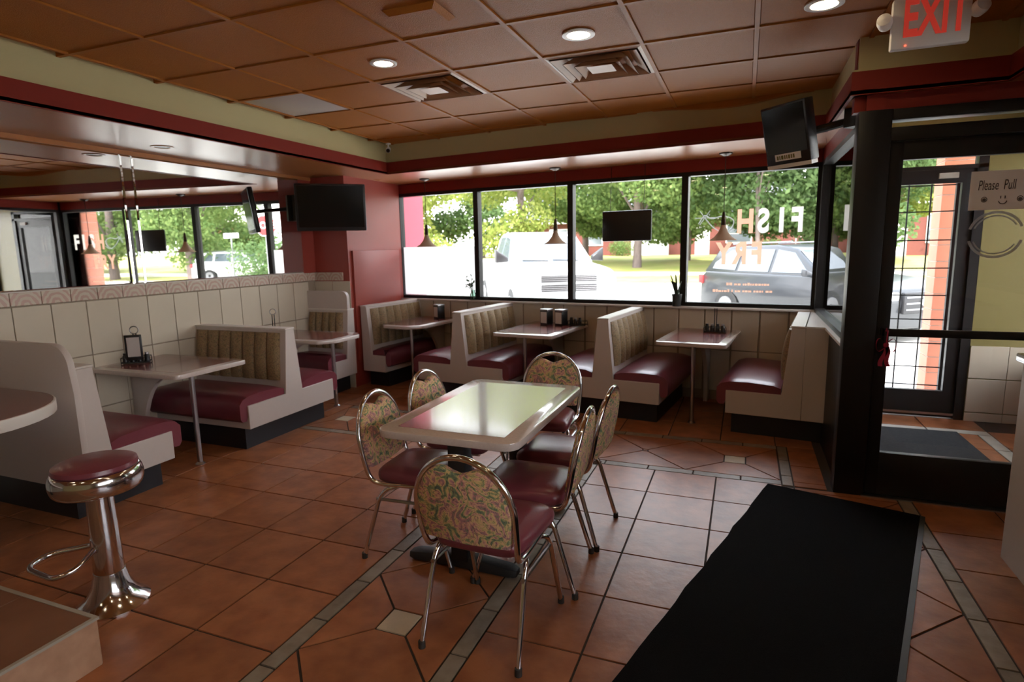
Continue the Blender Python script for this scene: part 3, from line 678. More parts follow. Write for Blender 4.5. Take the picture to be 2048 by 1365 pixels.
# ================================================================== CHAIRS
def chair(label, loc, rz):
    c = thing('dining_chair', label, 'chair', loc, rz, 'chrome stacking chairs around the dining table')
    def by(z): return -.205-.075*(z-.42)/.42        # slope of the back
    hw = .208
    arch = [(hw*math.cos(a)*1.0, .62+.225*math.sin(a)) for a in [PI*k/20 for k in range(21)]]
    side = [(.198, .30), (.203, .36), (.207, .45), (.209, .53)]
    pts = [Vector((.185, .20, .425)), Vector((.190, .0, .418)), Vector((.193, -.12, .414)), Vector((.196, -.185, .425)), Vector((.2, -.206, .46))]
    pts += [Vector((.206, by(.53), .53))] + [Vector((x, by(z), z)) for x, z in arch] + [Vector((-.206, by(.53), .53))]
    pts += [Vector((-p.x, p.y, p.z)) for p in pts[:5][::-1]]
    MB().tube(fillet(pts, .03, 3), .0125, 10).build('back_frame', M_CHROME, c, smooth=60)
    # upholstered pad inside the arch, dipped at the top
    def outline(k):
        o = []
        for x, z in arch:
            f_ = .945*k; zz = .62+(z-.62)*f_; xx = x*f_
            dip = .055*math.exp(-(xx/.062)**2); o.append((xx, zz-dip))
        return o+[(-.188*k, .56), (-.180*k, .492+.01*(1-k)), (0, .482+.01*(1-k)), (.180*k, .492+.01*(1-k)), (.188*k, .56)]
    o0, o1 = outline(1), outline(.955)
    rings = [[(x, by(z)-.018, z) for x, z in o1], [(x, by(z)-.012, z) for x, z in o0], [(x, by(z)+.014, z) for x, z in o0], [(x, by(z)+.024, z) for x, z in o1]]
    MB().loft(rings).build('back_pad', M_CHAIRFAB, c, smooth=50)
    # seat
    def ring(k, z, dz=0):
        q = fillet([Vector((-.185*k, -.195*k, 0)), Vector((.185*k, -.195*k, 0)), Vector((.215*k, .215*k, 0)), Vector((-.215*k, .215*k, 0))], .07, 5, closed=True)
        return [(p.x, p.y+.01, z+dz) for p in q]
    MB().loft([ring(.93, .420), ring(.985, .428), ring(1, .45), ring(.985, .470), ring(.90, .487), ring(.6, .494), ring(.1, .496)]).build('seat', M_VINYL, c, smooth=60)
    for sx in (-1, 1):
        for sy, fy, ty in ((-1, -.252, -.10), (1, .252, .10)):
            p = [(sx*.170, ty*.5, .402), (sx*.196, ty*.9+sy*.02, .392), (sx*.200, ty+sy*.05, .34), (sx*.213, fy, .006)]
            lg = MB().tube(fillet(p, .03, 3), .0115, 8).build('leg', M_CHROME, c, smooth=60)
            MB().lathe([(0, 0), (.015, 0), (.0145, .03), (0, .03)], 10, (sx*.2128, fy-.002*sy, 0)).build('glide', M_RUBBER, lg)
    for y in (-.06, .06): MB().tube([(-.178, y, .405), (.178, y, .405)], .010, 8).build('seat_rail', M_STEEL, c)
    for sx in (-1, 1): MB().tube([(sx*.2, -.165, .335), (sx*.2, .165, .335)], .009, 8).build('stretcher', M_STEEL, c)
    return c
CH = chair('floral-backed chrome chair in the foreground, its back to the camera', (-.94, 2.115, 0), math.radians(-2))
dup(CH, (-1.565, 2.615, 0), -PI/2+math.radians(3), 'floral-backed chrome chair left of the dining table, nearer the camera')
dup(CH, (-1.575, 3.14, 0), -PI/2-math.radians(2), 'floral-backed chrome chair left of the dining table, farther from the camera')
dup(CH, (-1.24, 3.69, 0), PI+math.radians(3), 'floral-backed chrome chair at far end of dining table, facing the camera')
dup(CH, (-.93, 2.60, 0), PI/2+math.radians(4), 'floral-backed chrome chair right of the dining table, nearer the camera')
dup(CH, (-.915, 3.08, 0), PI/2-math.radians(2), 'floral-backed chrome chair right of the dining table, farther from the camera')

# ================================================================== STOOL
st = thing('bar_stool', 'round maroon bar stool on a flared chrome column, bolted to floor', 'stool', (-2.68, 1.655, 0), 0)
MB().lathe([(0, 0), (.150, 0), (.150, .008), (.135, .02), (.103, .05), (.078, .10), (.066, .155), (.064, .165), (0, .165)], 36).build('flared_base', M_CHROME, st, smooth=50)
MB().lathe([(.06, .16), (.062, .165), (.058, .35), (.052, .58), (.052, .60), (.0, .60)], 32).build('column', M_CHROME, st, smooth=50)
ringp = [(.155+.05*math.cos(a), .613+.052*math.sin(a)) for a in [-PI/2+2*PI*k/16 for k in range(9)]]
MB().lathe([(0, .565)]+[(.14, .562)]+[(.160+.022*math.cos(a)*1.0, .612+.05*math.sin(a)) for a in [-PI/2+PI*k/10 for k in range(11)]]+[(.14, .66), (0, .66)], 40).build('chrome_band', M_CHROME, st, smooth=50)
MB().lathe([(0, .655), (.152, .655), (.166, .668), (.162, .685), (.13, .697), (0, .703)], 40).build('seat', M_VINYL, st, smooth=50)
MB().tube(fillet([(-.04, .03, .30), (-.13, .03, .25), (-.29, -.085, .23), (-.245, -.20, .23), (-.02, -.215, .23), (.02, -.14, .25), (.0, -.04, .30)], .07, 6), .0125, 10).build('foot_ring', M_CHROME, st, smooth=60)

# ================================================================== STEP AND CABINET
pf = thing('tiled_step', 'low brown-tiled step in the bottom left corner with sandy riser', 'step', (-2.305, 1.357, 0), 0)
MB().box(-1.33, -.012, -2.2, -.012, 0, .188).build('core', M_GROUT, pf)
for i in range(3):
    for j in range(5): MB().box(-.012-.44*(i+1)+.004, -.012-.44*i, -.012-.44*(j+1)+.004, -.012-.44*j, .188, .2).build('tread_tile', M_STEPT, pf, bevel=.002, seg=1)
for j in range(5): MB().box(-.012, 0, -.44*(j+1)+.004, -.44*j-.006, 0, .192).build('riser_tile', M_STEPF, pf, bevel=.002, seg=1)
for i in range(3): MB().box(-.44*(i+1)+.004, -.44*i-.006, -.012, 0, 0, .192).build('riser_tile', M_STEPF, pf, bevel=.002, seg=1)
MB().box(-.014, .003, -2.2, .003, .192, .203).box(-1.33, -.014, -.014, .003, .192, .203).build('edge_strip', M_STRIP, pf)
cb = thing('counter_cabinet', 'cream laminate counter cabinet cut off by the right picture edge', 'cabinet', (1.115, 2.2, 0), 0)
MB().box(0, .6, -.9, .87, .19, 1.08).build('body', M_CREAM, cb, bevel=.004)
MB().box(-.02, .62, -.92, .89, 1.08, 1.115).build('worktop', M_TOP, cb, bevel=.005)
MB().box(.08, .55, -.85, .75, 0, .192).build('kick_base', M_KICK, cb)
MB().box(-.008, .0, -.5, .60, .36, .80).build('white_panel', M_WPLASTIC, cb, bevel=.003)['label'] = 'white plastic panel on the side'

# ================================================================== MATS
a = math.radians(-15.4)
mt = thing('floor_mat', 'long black carpet runner lying toward the entry door', 'mat', (.20, 4.09, .0), a)
mb = MB(); N = 24; top = []; 
def edge(t): return .004*math.sin(t*47)+.002*math.sin(t*91+1)
vv, ff = [], []
for j in range(N+1):
    t = j/N; zl = .009+.010*max(0, math.sin(t*29))**6
    for i, x in enumerate((-.002+edge(t), .03, .42, .81, .84)):
        vv.append((x, -3.0*t, .009 if i else zl*.9))
for j in range(N):
    for i in range(4): q = j*5+i; ff.append((q, q+1, q+6, q+5))
mb.add(vv, ff); n0 = len(mb.v)
rim = [j*5 for j in range(N+1)]+[N*5+i for i in range(1, 5)]+[j*5+4 for j in range(N-1, -1, -1)]+[i for i in (3, 2, 1)]
mb.v += [(mb.v[k][0], mb.v[k][1], .001) for k in rim]; R_ = len(rim)
mb.f += [(rim[k], rim[(k+1) % R_], n0+(k+1) % R_, n0+k) for k in range(R_)]
mb.build('carpet', M_CARPET, mt, smooth=50)
MB().box(.84, .865, -3.0, 0, .001, .008).build('rubber_edge', M_MATEDGE, mt)
m2 = thing('floor_mat', 'charcoal entry mat on vestibule floor behind the glass door', 'mat', (.80, 4.75, 0), 0)
MB().prism([(0, -.5), (.93, -.5), (.90, 1.0), (0, .98)], .001, .010).build('carpet', M_CARPET2, m2)

# ================================================================== TABLE-TOP THINGS
def napkin(label, loc, rz):
    t = thing('napkin_dispenser', label, 'napkin dispenser', loc, rz, 'black napkin dispensers on the booth tables')
    MB().box(-.055, .055, -.05, .05, .0, .165).build('body', M_BLACK, t, bevel=.008)
    MB().box(-.057, .057, -.052, .052, .155, .178).build('lid', M_STEEL, t, bevel=.006)
    MB().box(-.042, .042, -.0535, -.048, .02, .145).build('napkin_face', M_WPLASTIC, t)
    MB().box(-.0575, -.052, -.036, .036, .02, .145).build('napkin_face', M_WPLASTIC, t)
    return t
ZT = .7362
napkin('black napkin dispenser standing alone on the corner table', wp(-4.33, 6.06, ZT), -TH-.4)
napkin('left one of the two napkin dispensers on the middle window table', wp(-2.80, 5.98, ZT), -TH-.25)
napkin('right one of the two napkin dispensers on the middle window table', wp(-2.62, 5.98, ZT), -TH-.25)
def caddy(label, loc, rz, stem=0, card=None, ring=None, nj=4):
    t = thing('condiment_caddy', label, 'caddy', loc, rz, 'wire condiment caddies')
    w = MB(); L_, B_ = .10, .05
    for z in (.012, .05):
        w.tube(fillet([(-L_, -B_, z), (L_, -B_, z), (L_, B_, z), (-L_, B_, z)], .015, 3, closed=True), .003, 6, closed=True)
    for x, y in ((-L_, -B_+.01), (L_, -B_+.01), (L_, B_-.01), (-L_, B_-.01)): w.tube([(x, y, 0), (x, y, .05)], .003, 6)
    w.box(-L_, L_, -B_, B_, .008, .012); w.build('rack', M_IRON, t)
    for k in range(nj):
        x = -.075+.05*k
        j = MB().lathe([(0, .012), (.02, .012), (.02, .06), (.014, .07), (0, .07)], 12, (x, 0, 0)).build('shaker', M_BLACK, t)
        MB().lathe([(0, .07), (.015, .07), (.015, .085), (0, .085)], 12, (x, 0, 0)).build('shaker_cap', M_STEEL if k % 2 else M_IRON, j)
    if stem:
        for dx in (-.010, .010): MB().tube([(dx, .03, .01), (dx, .03, stem)], .005, 6).build('stem', M_IRON, t)
    if ring: MB().tube([(.03*math.cos(a), .03, ring+.03*math.sin(a)) for a in [2*PI*k/20 for k in range(20)]], .005, 6, closed=True).build('ring_handle', M_STEEL, t)
    if card:
        h = MB().box(-.06, .06, -.052, -.038, .03, .235).build('card_holder', M_BLACK, t, bevel=.004)
        MB().box(-.044, .044, -.0545, -.052, .06, .215).build('menu_card', M_LENS, h)
    return t
caddy('black wire caddy with framed card and ring handle on the left-wall table', (-4.55, 3.235, ZT), .75, stem=.24, card=1, ring=.265)
caddy('wire caddy with tall bare wire stem on the rightmost window table', wp(-.98, 5.99, ZT), -TH, stem=.235)
caddy('low wire caddy just right of the two napkin dispensers', wp(-2.44, 6.02, ZT), -TH, nj=3)
caddy('ring-topped caddy on chamfered left-wall table, mostly hidden by booth back', (-4.55, 4.75, ZT), .75, stem=.22, ring=.25)

# ================================================================== PLANTS ON THE SILL
pv = thing('potted_plant', 'leafy green sprig in a clear jar on sill beside first mullion', 'plant', wp(-3.90, 6.19, .966), -TH)
MB().lathe([(0, 0), (.036, 0), (.038, .07), (.024, .10), (.028, .125), (.024, .124), (.021, .10), (.034, .07), (.032, .006), (0, .006)], 18).build('jar', M_VASE, pv)
stem = MB(); lv = MB(); rnd = random.Random(3)
for k in range(7):
    a = rnd.uniform(0, 2*PI); h = rnd.uniform(.19, .30); d = rnd.uniform(.02, .10)*(1 if k else 0); tip = Vector((d*math.cos(a)-.03, d*math.sin(a)*.5-.04, h))
    stem.tube(fillet([(0, 0, .01), (tip.x*.2, tip.y*.2, .13), tip], .04, 3), .0025, 5)
    for q in range(5):
        c = Vector((tip.x*.2, tip.y*.2, .13)).lerp(tip, .35+.16*q); ang = rnd.uniform(0, 2*PI); dr = Vector((math.cos(ang), math.sin(ang)*.6, rnd.uniform(-.2, .7))).normalized(); sd_ = dr.cross(Vector((rnd.uniform(-1, 1), rnd.uniform(-1, 1), 1))).normalized()
        Lf = rnd.uniform(.03, .05); lv.add([c, c+dr*Lf*.5+sd_*Lf*.3, c+dr*Lf, c+dr*Lf*.5-sd_*Lf*.3], [(0, 1, 2, 3)])
stem.build('stems', M_LEAF, pv); lf_ = lv.build('leaves', M_LEAF, pv, kind='stuff', smooth=0)
ps = thing('potted_plant', 'spiky dark plant in a black pot on the sill at third mullion', 'plant', wp(-1.40, 6.18, .966), -TH)
MB().lathe([(0, 0), (.042, 0), (.05, .11), (.053, .115), (.053, .125), (.045, .125), (.043, .10), (0, .10)], 18).build('pot', M_POT, ps)
for k in range(11):
    a = rnd.uniform(0, 2*PI); d = rnd.uniform(.02, .12); h = rnd.uniform(.22, .36); p0 = Vector((.012*math.cos(a), .012*math.sin(a), .10)); p2 = Vector((d*math.cos(a)-.02, d*math.sin(a)*.5-.03, h)); p1 = p0.lerp(p2, .5)+Vector((0, 0, .05))
    pts = [p0*(1-t)**2+p1*2*t*(1-t)+p2*t*t for t in [q/6 for q in range(7)]]; sd_ = Vector((-math.sin(a), math.cos(a), 0))
    MB().loft([[p-sd_*w_, p+sd_*w_+Vector((0, 0, .001)), p+Vector((0, 0, -.004))] for p, w_ in zip(pts, (.008, .011, .011, .010, .008, .005, .001))]).build('leaf', M_DLEAF, ps)

# ================================================================== LIGHTS AND CEILING FITTINGS
def downlight(label, x, y, z=ZC, lit=True, r=.078):
    t = thing('downlight', label, 'light', (x, y, z), 0, 'recessed ceiling downlights')
    MB().lathe([(r*.80, .004), (r*.80, -.003), (r, -.006), (r+.012, -.003), (r+.012, .004)], 28).build('trim_ring', M_WPLASTIC if lit else M_SOFFIT, t)
    if lit:
        MB().lathe([(0, -.002), (r*.8, -.002), (r*.8, .003), (0, .003)], 28).build('bulb', M_BULB, t)
    else: MB().lathe([(0, -.001), (r*.8, -.001), (r*.8, .004), (0, .004)], 28).build('bulb', M_BRONZE, t)
    return t
downlight('lit round downlight in ceiling, middle of the three in view', -.90, 3.35)
downlight('lit round downlight in ceiling above the left booths, leftmost in view', -2.14, 3.325, r=.072)
downlight('lit round downlight at the top picture edge near the exit sign', .31, 3.45)
for x, y, w_ in ((-.9, 1.5, 'overhead in front of the foreground chair'), (-2.14, 1.5, 'overhead above the bar stool'), (.31, 1.5, 'overhead above near end of black runner'), (-3.35, .3, 'above the bar table, left of the camera'),
                (-2.1, -.3, 'behind the camera, on its left'), (-.3, -.3, 'just behind the camera'), (.6, -1.5, 'behind the camera, toward the right wall'), (-2.7, -1.8, 'behind the camera, near the rear left corner')):
    downlight('lit round downlight '+w_, x, y)
downlight('unlit round downlight in left soffit in front of the mirror seam', -4.30, 3.47, ZS, False, .07)
downlight('small white unlit fitting in soffit above the red pier', -4.148, 6.19, ZS, False, .035)
def pendant(label, loc):
    t = thing('pendant_light', label, 'light', loc, -TH, 'trumpet pendant lamps over the window tables')
    MB().lathe([(0, 0), (.062, 0), (.058, -.012), (.02, -.028), (0, -.03)], 24).build('canopy', M_BRONZE, t)
    MB().tube([(0, 0, -.02), (0, 0, -.56)], .004, 8).build('cord', M_BRONZE, t)
    MB().lathe([(0, -.54), (.012, -.54), (.02, -.60), (.024, -.66), (.02, -.665), (0, -.665)], 20).build('socket', M_BRONZE, t)
    MB().lathe([(.019, -.645), (.026, -.68), (.046, -.73), (.082, -.775), (.130, -.805), (.127, -.806), (.078, -.78), (.038, -.735), (.021, -.685), (.015, -.65)], 28).build('shade', M_SHADE, t, smooth=60)
    return t
pendant('trumpet pendant lamp over the corner table, leftmost of the three', (-3.62, 6.387, ZS))
pendant('trumpet pendant lamp over the table with two napkin dispensers', (-1.935, 6.233, ZS))
pendant('trumpet pendant lamp nearest the right corner, beside painted window letters', (-.207, 6.034, ZS))
def vent(label, i, j):
    x, y = ccell(i, j); t = thing('ceiling_vent', label, 'vent', (x, y, ZC), 0, 'square louvred ceiling diffusers')
    def ringsq(a, b, z0, z1, nm):
        mb = MB(); o = lambda h, z: [(-h, -h, z), (h, -h, z), (h, h, z), (-h, h, z)]
        mb.loft([o(a, z0), o(b, z1), o(b-.004, z1), o(a-.004, z0)], caps=False); mb.loft([o(a, z0), o(a-.004, z0)], caps=False); mb.loft([o(b, z1), o(b-.004, z1)], caps=False); return mb.build(nm, M_WPLASTIC if nm == 'x' else M_VENT, t, smooth=0)
    ringsq(.302, .275, .0, -.006, 'rim'); ringsq(.20, .27, .03, -.012, 'louvre'); ringsq(.14, .205, .03, -.022, 'louvre'); ringsq(.08, .145, .03, -.028, 'louvre')
    MB().loft([[(-.08, -.08, -.02), (.08, -.08, -.02), (.08, .08, -.02), (-.08, .08, -.02)], [(-.02, -.02, -.006), (.02, -.02, -.006), (.02, .02, -.006), (-.02, .02, -.006)]]).build('centre_plate', M_VENT, t, smooth=0)
    MB().box(-.3, .3, -.3, .3, .03, .04).build('backing', M_GRID, t)
    return t
M_VENT = mat('tan_vent_paint', (.46, .26, .14), .4)
vent('square louvred ceiling vent right of centre, toward the exit sign', -1, 1)
vent('square louvred ceiling vent left of centre, right of the white ceiling panel', -3, 1)
x, y = ccell(-5, 1)
lp = thing('light_panel', 'plain white square panel in the rust ceiling, unlit', 'light panel', (x, y, ZC), 0)
MB().box(-.294, .294, -.294, .294, .006, .02).build('lens', M_LENS, lp, bevel=.003)
sp_ = thing('ceiling_speaker', 'small raised rectangular cover on ceiling tile at top picture edge', 'speaker', (-1.55, 2.75, ZC), 0)
MB().loft([[(-.145, -.11, .006), (.145, -.11, .006), (.145, .11, .006), (-.145, .11, .006)], [(-.12, -.085, -.018), (.12, -.085, -.018), (.12, .085, -.018), (-.12, .085, -.018)]]).build('cover', M_CEIL, sp_, smooth=0)
# exit sign
ex = thing('exit_sign', 'white and red EXIT sign with two lamp heads hanging from ceiling', 'exit sign', (.755, 3.45, 2.745), math.radians(-1))
MB().box(-.155, .155, -.022, .022, -.255, -.03).build('housing', M_WPLASTIC, ex, bevel=.008)
MB().box(-.05, .05, -.03, .03, -.03, 0).build('ceiling_mount', M_WPLASTIC, ex)
text('lettering', 'EXIT', .235, M_EXITRED, ex, Matrix.Translation((.016, -.0235, -.128)) @ Matrix.Scale(.53, 4, (1, 0, 0)) @ Matrix.Rotation(PI/2, 4, 'X'), .001, .007)
for s in (-1, 1):
    h = MB().lathe([(0, -.03), (.030, -.03), (.034, .0), (.030, .025), (0, .03)], 20).build('lamp_head', M_WPLASTIC, ex); h.location = (s*.185, -.02, -.125 if s < 0 else -.115); h.rotation_euler = (math.radians(75), 0, s*.3)
    MB().tube([(s*.15, 0, -.12), (s*.18, 0, -.12)], .008, 8).build('lamp_arm', M_WPLASTIC, ex)
MB().lathe([(0, -.004), (.005, -.002), (.005, .002), (0, .004)], 8, (-.095, -.024, -.242)).build('indicator', M_LED, ex)
# security camera
sc_ = thing('security_camera', 'small white security camera in ceiling corner above the bands', 'camera', (-3.66, 5.70, ZC), .5)
MB().lathe([(0, 0), (.028, 0), (.028, -.012), (0, -.012)], 16).tube([(0, 0, -.01), (0, -.01, -.045)], .009, 8).build('bracket', M_WPLASTIC, sc_)
MB().tube([(0, .03, -.055), (0, -.055, -.085)], [.024, .026], 14).build('body', M_VENT if False else M_LENS, sc_)
MB().tube([(0, -.053, -.084), (0, -.060, -.0865)], .021, 14).build('lens', M_GLOSSBLACK, sc_)

# ================================================================== SCREENS
def frame_from(c, right, tilt, name, label, cat):
    r_ = Vector(right).normalized(); nrm = Vector((r_.y, -r_.x, 0)); t = thing(name, label, cat, c, math.atan2(r_.y, r_.x)); return t
tv = frame_from((-4.135, 5.275, 2.06), (.55, .45, 0), 0, 'television', 'black flat television on a wall arm in front of the red pier', 'television')
TT = Matrix.Rotation(math.radians(7), 4, 'X')
MB().box(-.36, .36, -.02, .035, -.245, .245).build('casing', M_BLACK, tv, bevel=.012, xf=TT)
MB().box(-.335, .335, -.0225, -.019, -.205, .225).build('screen', M_GLOSSBLACK, tv, xf=TT)
MB().box(-.12, .12, .035, .06, -.1, .1).tube([(0, .05, 0), (-.02, .25, .02), (-.35, .42, .02)], .022, 10).box(-.40, -.30, .35, .46, -.12, .16).build('wall_arm', M_BLACK, tv)
tr = frame_from((.235, 4.53, 2.32), (.707, -.707, 0), 0, 'television', 'small square black television on a black bracket beside the entry', 'television')
T2_ = Matrix.Rotation(math.radians(14), 4, 'X')
MB().box(-.18, .18, -.03, .05, -.19, .20).build('casing', M_BLACK, tr, bevel=.008, xf=T2_)
MB().box(-.165, .165, -.0325, -.029, -.12, .185).build('screen', M_GLOSSBLACK, tr, xf=T2_)
MB().box(-.10, .11, -.034, -.0325, -.165, -.120).build('label_strip', M_WPLASTIC, tr, xf=T2_)
lb_ = MB(); x_ = -.085
for w_ in (.014, .010, .018, .012, .009, .016, .011, .013): lb_.box(x_, x_+w_, -.0345, -.034, -.156, -.130); x_ += w_+.006
lb_.build('label_print', M_OLIVEINK, tr, kind='stuff', xf=T2_)

MB().box(-.18, .18, -.028, .03, -.215, -.19).build('lower_trim', M_WPLASTIC, tr, xf=T2_)
MB().box(-.04, .04, .05, .10, -.05, .05).tube([(0, .08, 0), (.12, .20, .03), (.30, .24, .05)], .026, 8).box(.27, .36, .18, .32, .0, .12).build('bracket', M_BLACK, tr)
lp_ = thing('sign_panel', 'black rectangular sign panel hung in third window, seen from behind', 'sign', wp(-1.92, 6.10, 1.96), -TH)
MB().box(-.265, .265, -.015, .015, -.315, 0).build('panel', M_BLACK, lp_, bevel=.01)
for s in (-1, 1): MB().tube([(s*.18, 0, -.01), (s*.18, 0, .02), (s*.18, .03, .475-.015)], .003, 6).build('hanging_wire', M_BRONZE, lp_)

# ================================================================== NOTE, DECAL, RIBBON ON THE DOOR
nb = thing('paper_note', 'handwritten Please Pull note taped to the glass entry door', 'note', (1.318, 4.118, 1.863), 0)
MB().box(-.155, .25, 0, .0015, -.105, .108).build('sheet', M_WHITE, nb, smooth=0)
RX = Matrix.Rotation(PI/2, 4, 'X'); SH = Matrix(((1, .12, 0, 0), (0, 1, 0, 0), (0, 0, 1, 0), (0, 0, 0, 1)))
text('handwriting', 'Please  Pull', .078, M_INK, nb, Matrix.Translation((-.118, -.0008, .028)) @ Matrix.Scale(.49, 4, (1, 0, 0)) @ RX @ SH, .0004, 0, 'LEFT')
fc = MB()
for cx, rr in ((-.085, .009), (.078, .009)): fc.lathe([(0, -.0004), (rr, -.0004), (rr, .0004), (0, .0004)], 14, (cx, 0, 0))
fc2 = MB()
for cx, w_ in ((.0, .018),): fc2.tube([(cx+w_*math.cos(a), 0, -.058+.016*math.sin(a)) for a in [PI+PI*k/8 for k in range(9)]], .0022, 5)
for cx in (-.085, .078): fc2.tube([(cx+.013*math.cos(a), 0, -.048+.014*math.sin(a)) for a in [2*PI*k/14 for k in range(14)]], .002, 5, closed=True)
for cx in (-.010, .010): fc2.tube([(cx, 0, -.045), (cx, 0, -.03)], .0022, 5)
fc2.build('smiley_drawing', M_INK, nb).location = (0, -.001, 0)
o = fc.build('dot_drawing', M_INK, nb); o.rotation_euler = (PI/2, 0, 0); o.location = (0, -.001, -.05)
dc = thing('door_decal', 'pale grey ring-shaped decal on the entry door glass', 'decal', (1.31, 4.1455, 1.62), 0)
for r0, r1, spans in ((.118, .132, ((20, 165), (195, 345))), (.102, .110, ((30, 160), (200, 330)))):
    for a0, a1 in spans:
        n = 24; A_ = [math.radians(a0+(a1-a0)*k/n) for k in range(n+1)]
        MB().loft([[(r0*math.cos(t), 0, r0*math.sin(t)), (r1*math.cos(t), 0, r1*math.sin(t)), (r1*math.cos(t), .001, r1*math.sin(t)), (r0*math.cos(t), .001, r0*math.sin(t))] for t in A_]).build('arc', M_DECAL, dc, smooth=0)
rb = thing('ribbon_bow', 'crimson ribbon bow tied to the left end of push bar', 'ribbon', (.805, 4.06, 1.05), 0)
for s in (-1, 1):
    MB().loft([[(s*(.002+.05*math.sin(PI*t)), -.01+y, -.06-.02*t+.035*math.sin(2*PI*t)) for y in (-.012, .012)] for t in [k/10 for k in range(11)]], caps=False, closed=False).build('loop', M_RIBBON, rb)
    MB().loft([[(s*.02*t+dx+.008*math.sin(6*t), -.012, -.07-.13*t) for dx in (-.012, .012)] for t in [k/8 for k in range(9)]], caps=False, closed=False).build('tail', M_RIBBON, rb)
MB().lathe([(0, -.085), (.014, -.08), (.016, -.07), (.014, -.058), (0, -.054)], 12, (0, -.012, 0)).build('knot', M_RIBBON, rb)
MB().tube([(0, -.02, -.055), (0, -.03, .02), (0, .0, .03), (0, .02, .0)], .004, 6).build('tie', M_RIBBON, rb)

# ================================================================== PAINTED WINDOW LETTERING (reads from outside)
wn, a, b = WINS[3]; c0 = (a+b)/2
FL = Matrix.Scale(-1, 4, (1, 0, 0))
def wtext(ch, s, z, size, m, wd, bold=.012):
    text('painted_letter', ch, size, m, wn, Matrix.Translation((s-c0, .0485, z-.966)) @ Matrix.Scale(wd, 4, (1, 0, 0)) @ FL @ RX, .0006, bold)
for ch, s, m in (('F', -.31, M_PAINTW), ('I', -.45, M_PAINTW), ('S', -.61, M_PAINTW), ('H', -.775, M_PAINTP)): wtext(ch, s, 1.80, .31, m, .72)
for ch, s in (('F', -.655), ('R', -.81), ('Y', -.965)): wtext(ch, s, 1.49, .29, M_PAINTP, .72)
rd = random.Random(5)
for z, s0, s1 in ((1.183, -1.05+.12, -.53), (1.115, -1.06, -.50)):
    mb = MB(); s = s0
    while s < s1:
        w_ = rd.uniform(.012, .03); h_ = rd.choice((.018, .018, .026)); mb.box(s-c0, s-c0+w_, .0475, .049, z-.966, z-.966+h_); s += w_+rd.choice((.006, .006, .02))
    mb.build('small_painted_line', M_PAINTP, wn, kind='stuff', smooth=0)
fs = MB()
def stroke(pts, r=.006): fs.tube(fillet([(p-c0, .048, q-.966) for p, q in pts], .06, 4), r, 5)
stroke([(-1.22, 1.80), (-1.16, 1.90), (-1.10, 1.84), (-.98, 1.88), (-.87, 1.83), (-.90, 1.74), (-1.0, 1.70)]); stroke([(-1.16, 1.86), (-1.08, 1.76), (-.96, 1.69), (-.87, 1.74)])
for k in range(6): stroke([(-1.16, 1.86), (-1.16+.10*math.cos(k*1.05), 1.86+.08*math.sin(k*1.05))], .004)
fs.build('painted_fish', M_PAINTT, wn)

# ================================================================== OUTSIDE
GZ = -.12
gr = structure(MB().box(-60, 70, 6.45, 24, GZ-.3, GZ).build('ground_parking', M_PAVE))
structure(MB().box(-60, 70, -30, 6.45, GZ-.3, GZ-.01).build('ground_apron', M_PAVE))
vv, ff = [], []
for j, (y, z) in enumerate(((24, .05), (27, .2), (31, .45), (40, .75), (60, 1.0), (90, 1.4))):
    for i in range(14): vv.append((-90+15*i, y, z+.06*math.sin(i*2.1+j)))
for j in range(5):
    for i in range(13): q = j*14+i; ff.append((q, q+1, q+15, q+14))
lw_ = structure(MB().add(vv, ff).build('lawn', M_LAWN))
structure(MB().box(-60, 70, 23.85, 24.05, GZ, .09).build('kerb', M_CURB))
structure(MB().box(-60, 70, 27.2, 28.6, .05, .33).build('footpath', M_CURB))
# outer wing wall, pillar, canopy, gate
wg = MB().box(-5.55, -5.10, .16, .62, GZ, 3.0).build('wing_wall', M_WING, xf=Matrix.Translation(wp(0, WN)) @ Matrix.Rotation(-TH, 4, 'Z')); structure(wg)
pl_ = thing('brick_pillar', 'salmon-painted brick pillar outside the outer door', 'pillar', (1.97, 7.40, GZ), 0)
for k in range(20): MB().box(-.15, .15, -.15, .15, .166*k+.006, .166*(k+1)).build('brick_course', M_SALMON, pl_, bevel=.003, seg=1)
MB().box(-.143, .143, -.143, .143, 0, 3.30).build('core', M_CURB, pl_)
structure(MB().box(.75, 2.6, 6.31, 7.7, 2.75, 2.95).build('canopy_roof', M_OLIVE))
gt = thing('security_gate', 'black wire grid gate standing outside the outer door', 'gate', (1.3, 6.34, 0), 0)
for z in (.27, .44, .66, .88, 1.10, 1.345, 1.594, 1.845, 2.07): MB().tube([(-.36, 0, z), (.40, 0, z)], .006, 6).build('cross_bar', M_IRON, gt)
for x in (-.36, -.16, .04, .21): MB().tube([(x, 0, -.1), (x, 0, 2.1)], .007, 6).build('upright_bar', M_IRON, gt)
MB().box(.39, .425, -.02, .02, -.12, 2.15).build('gate_post', M_IRON, gt)

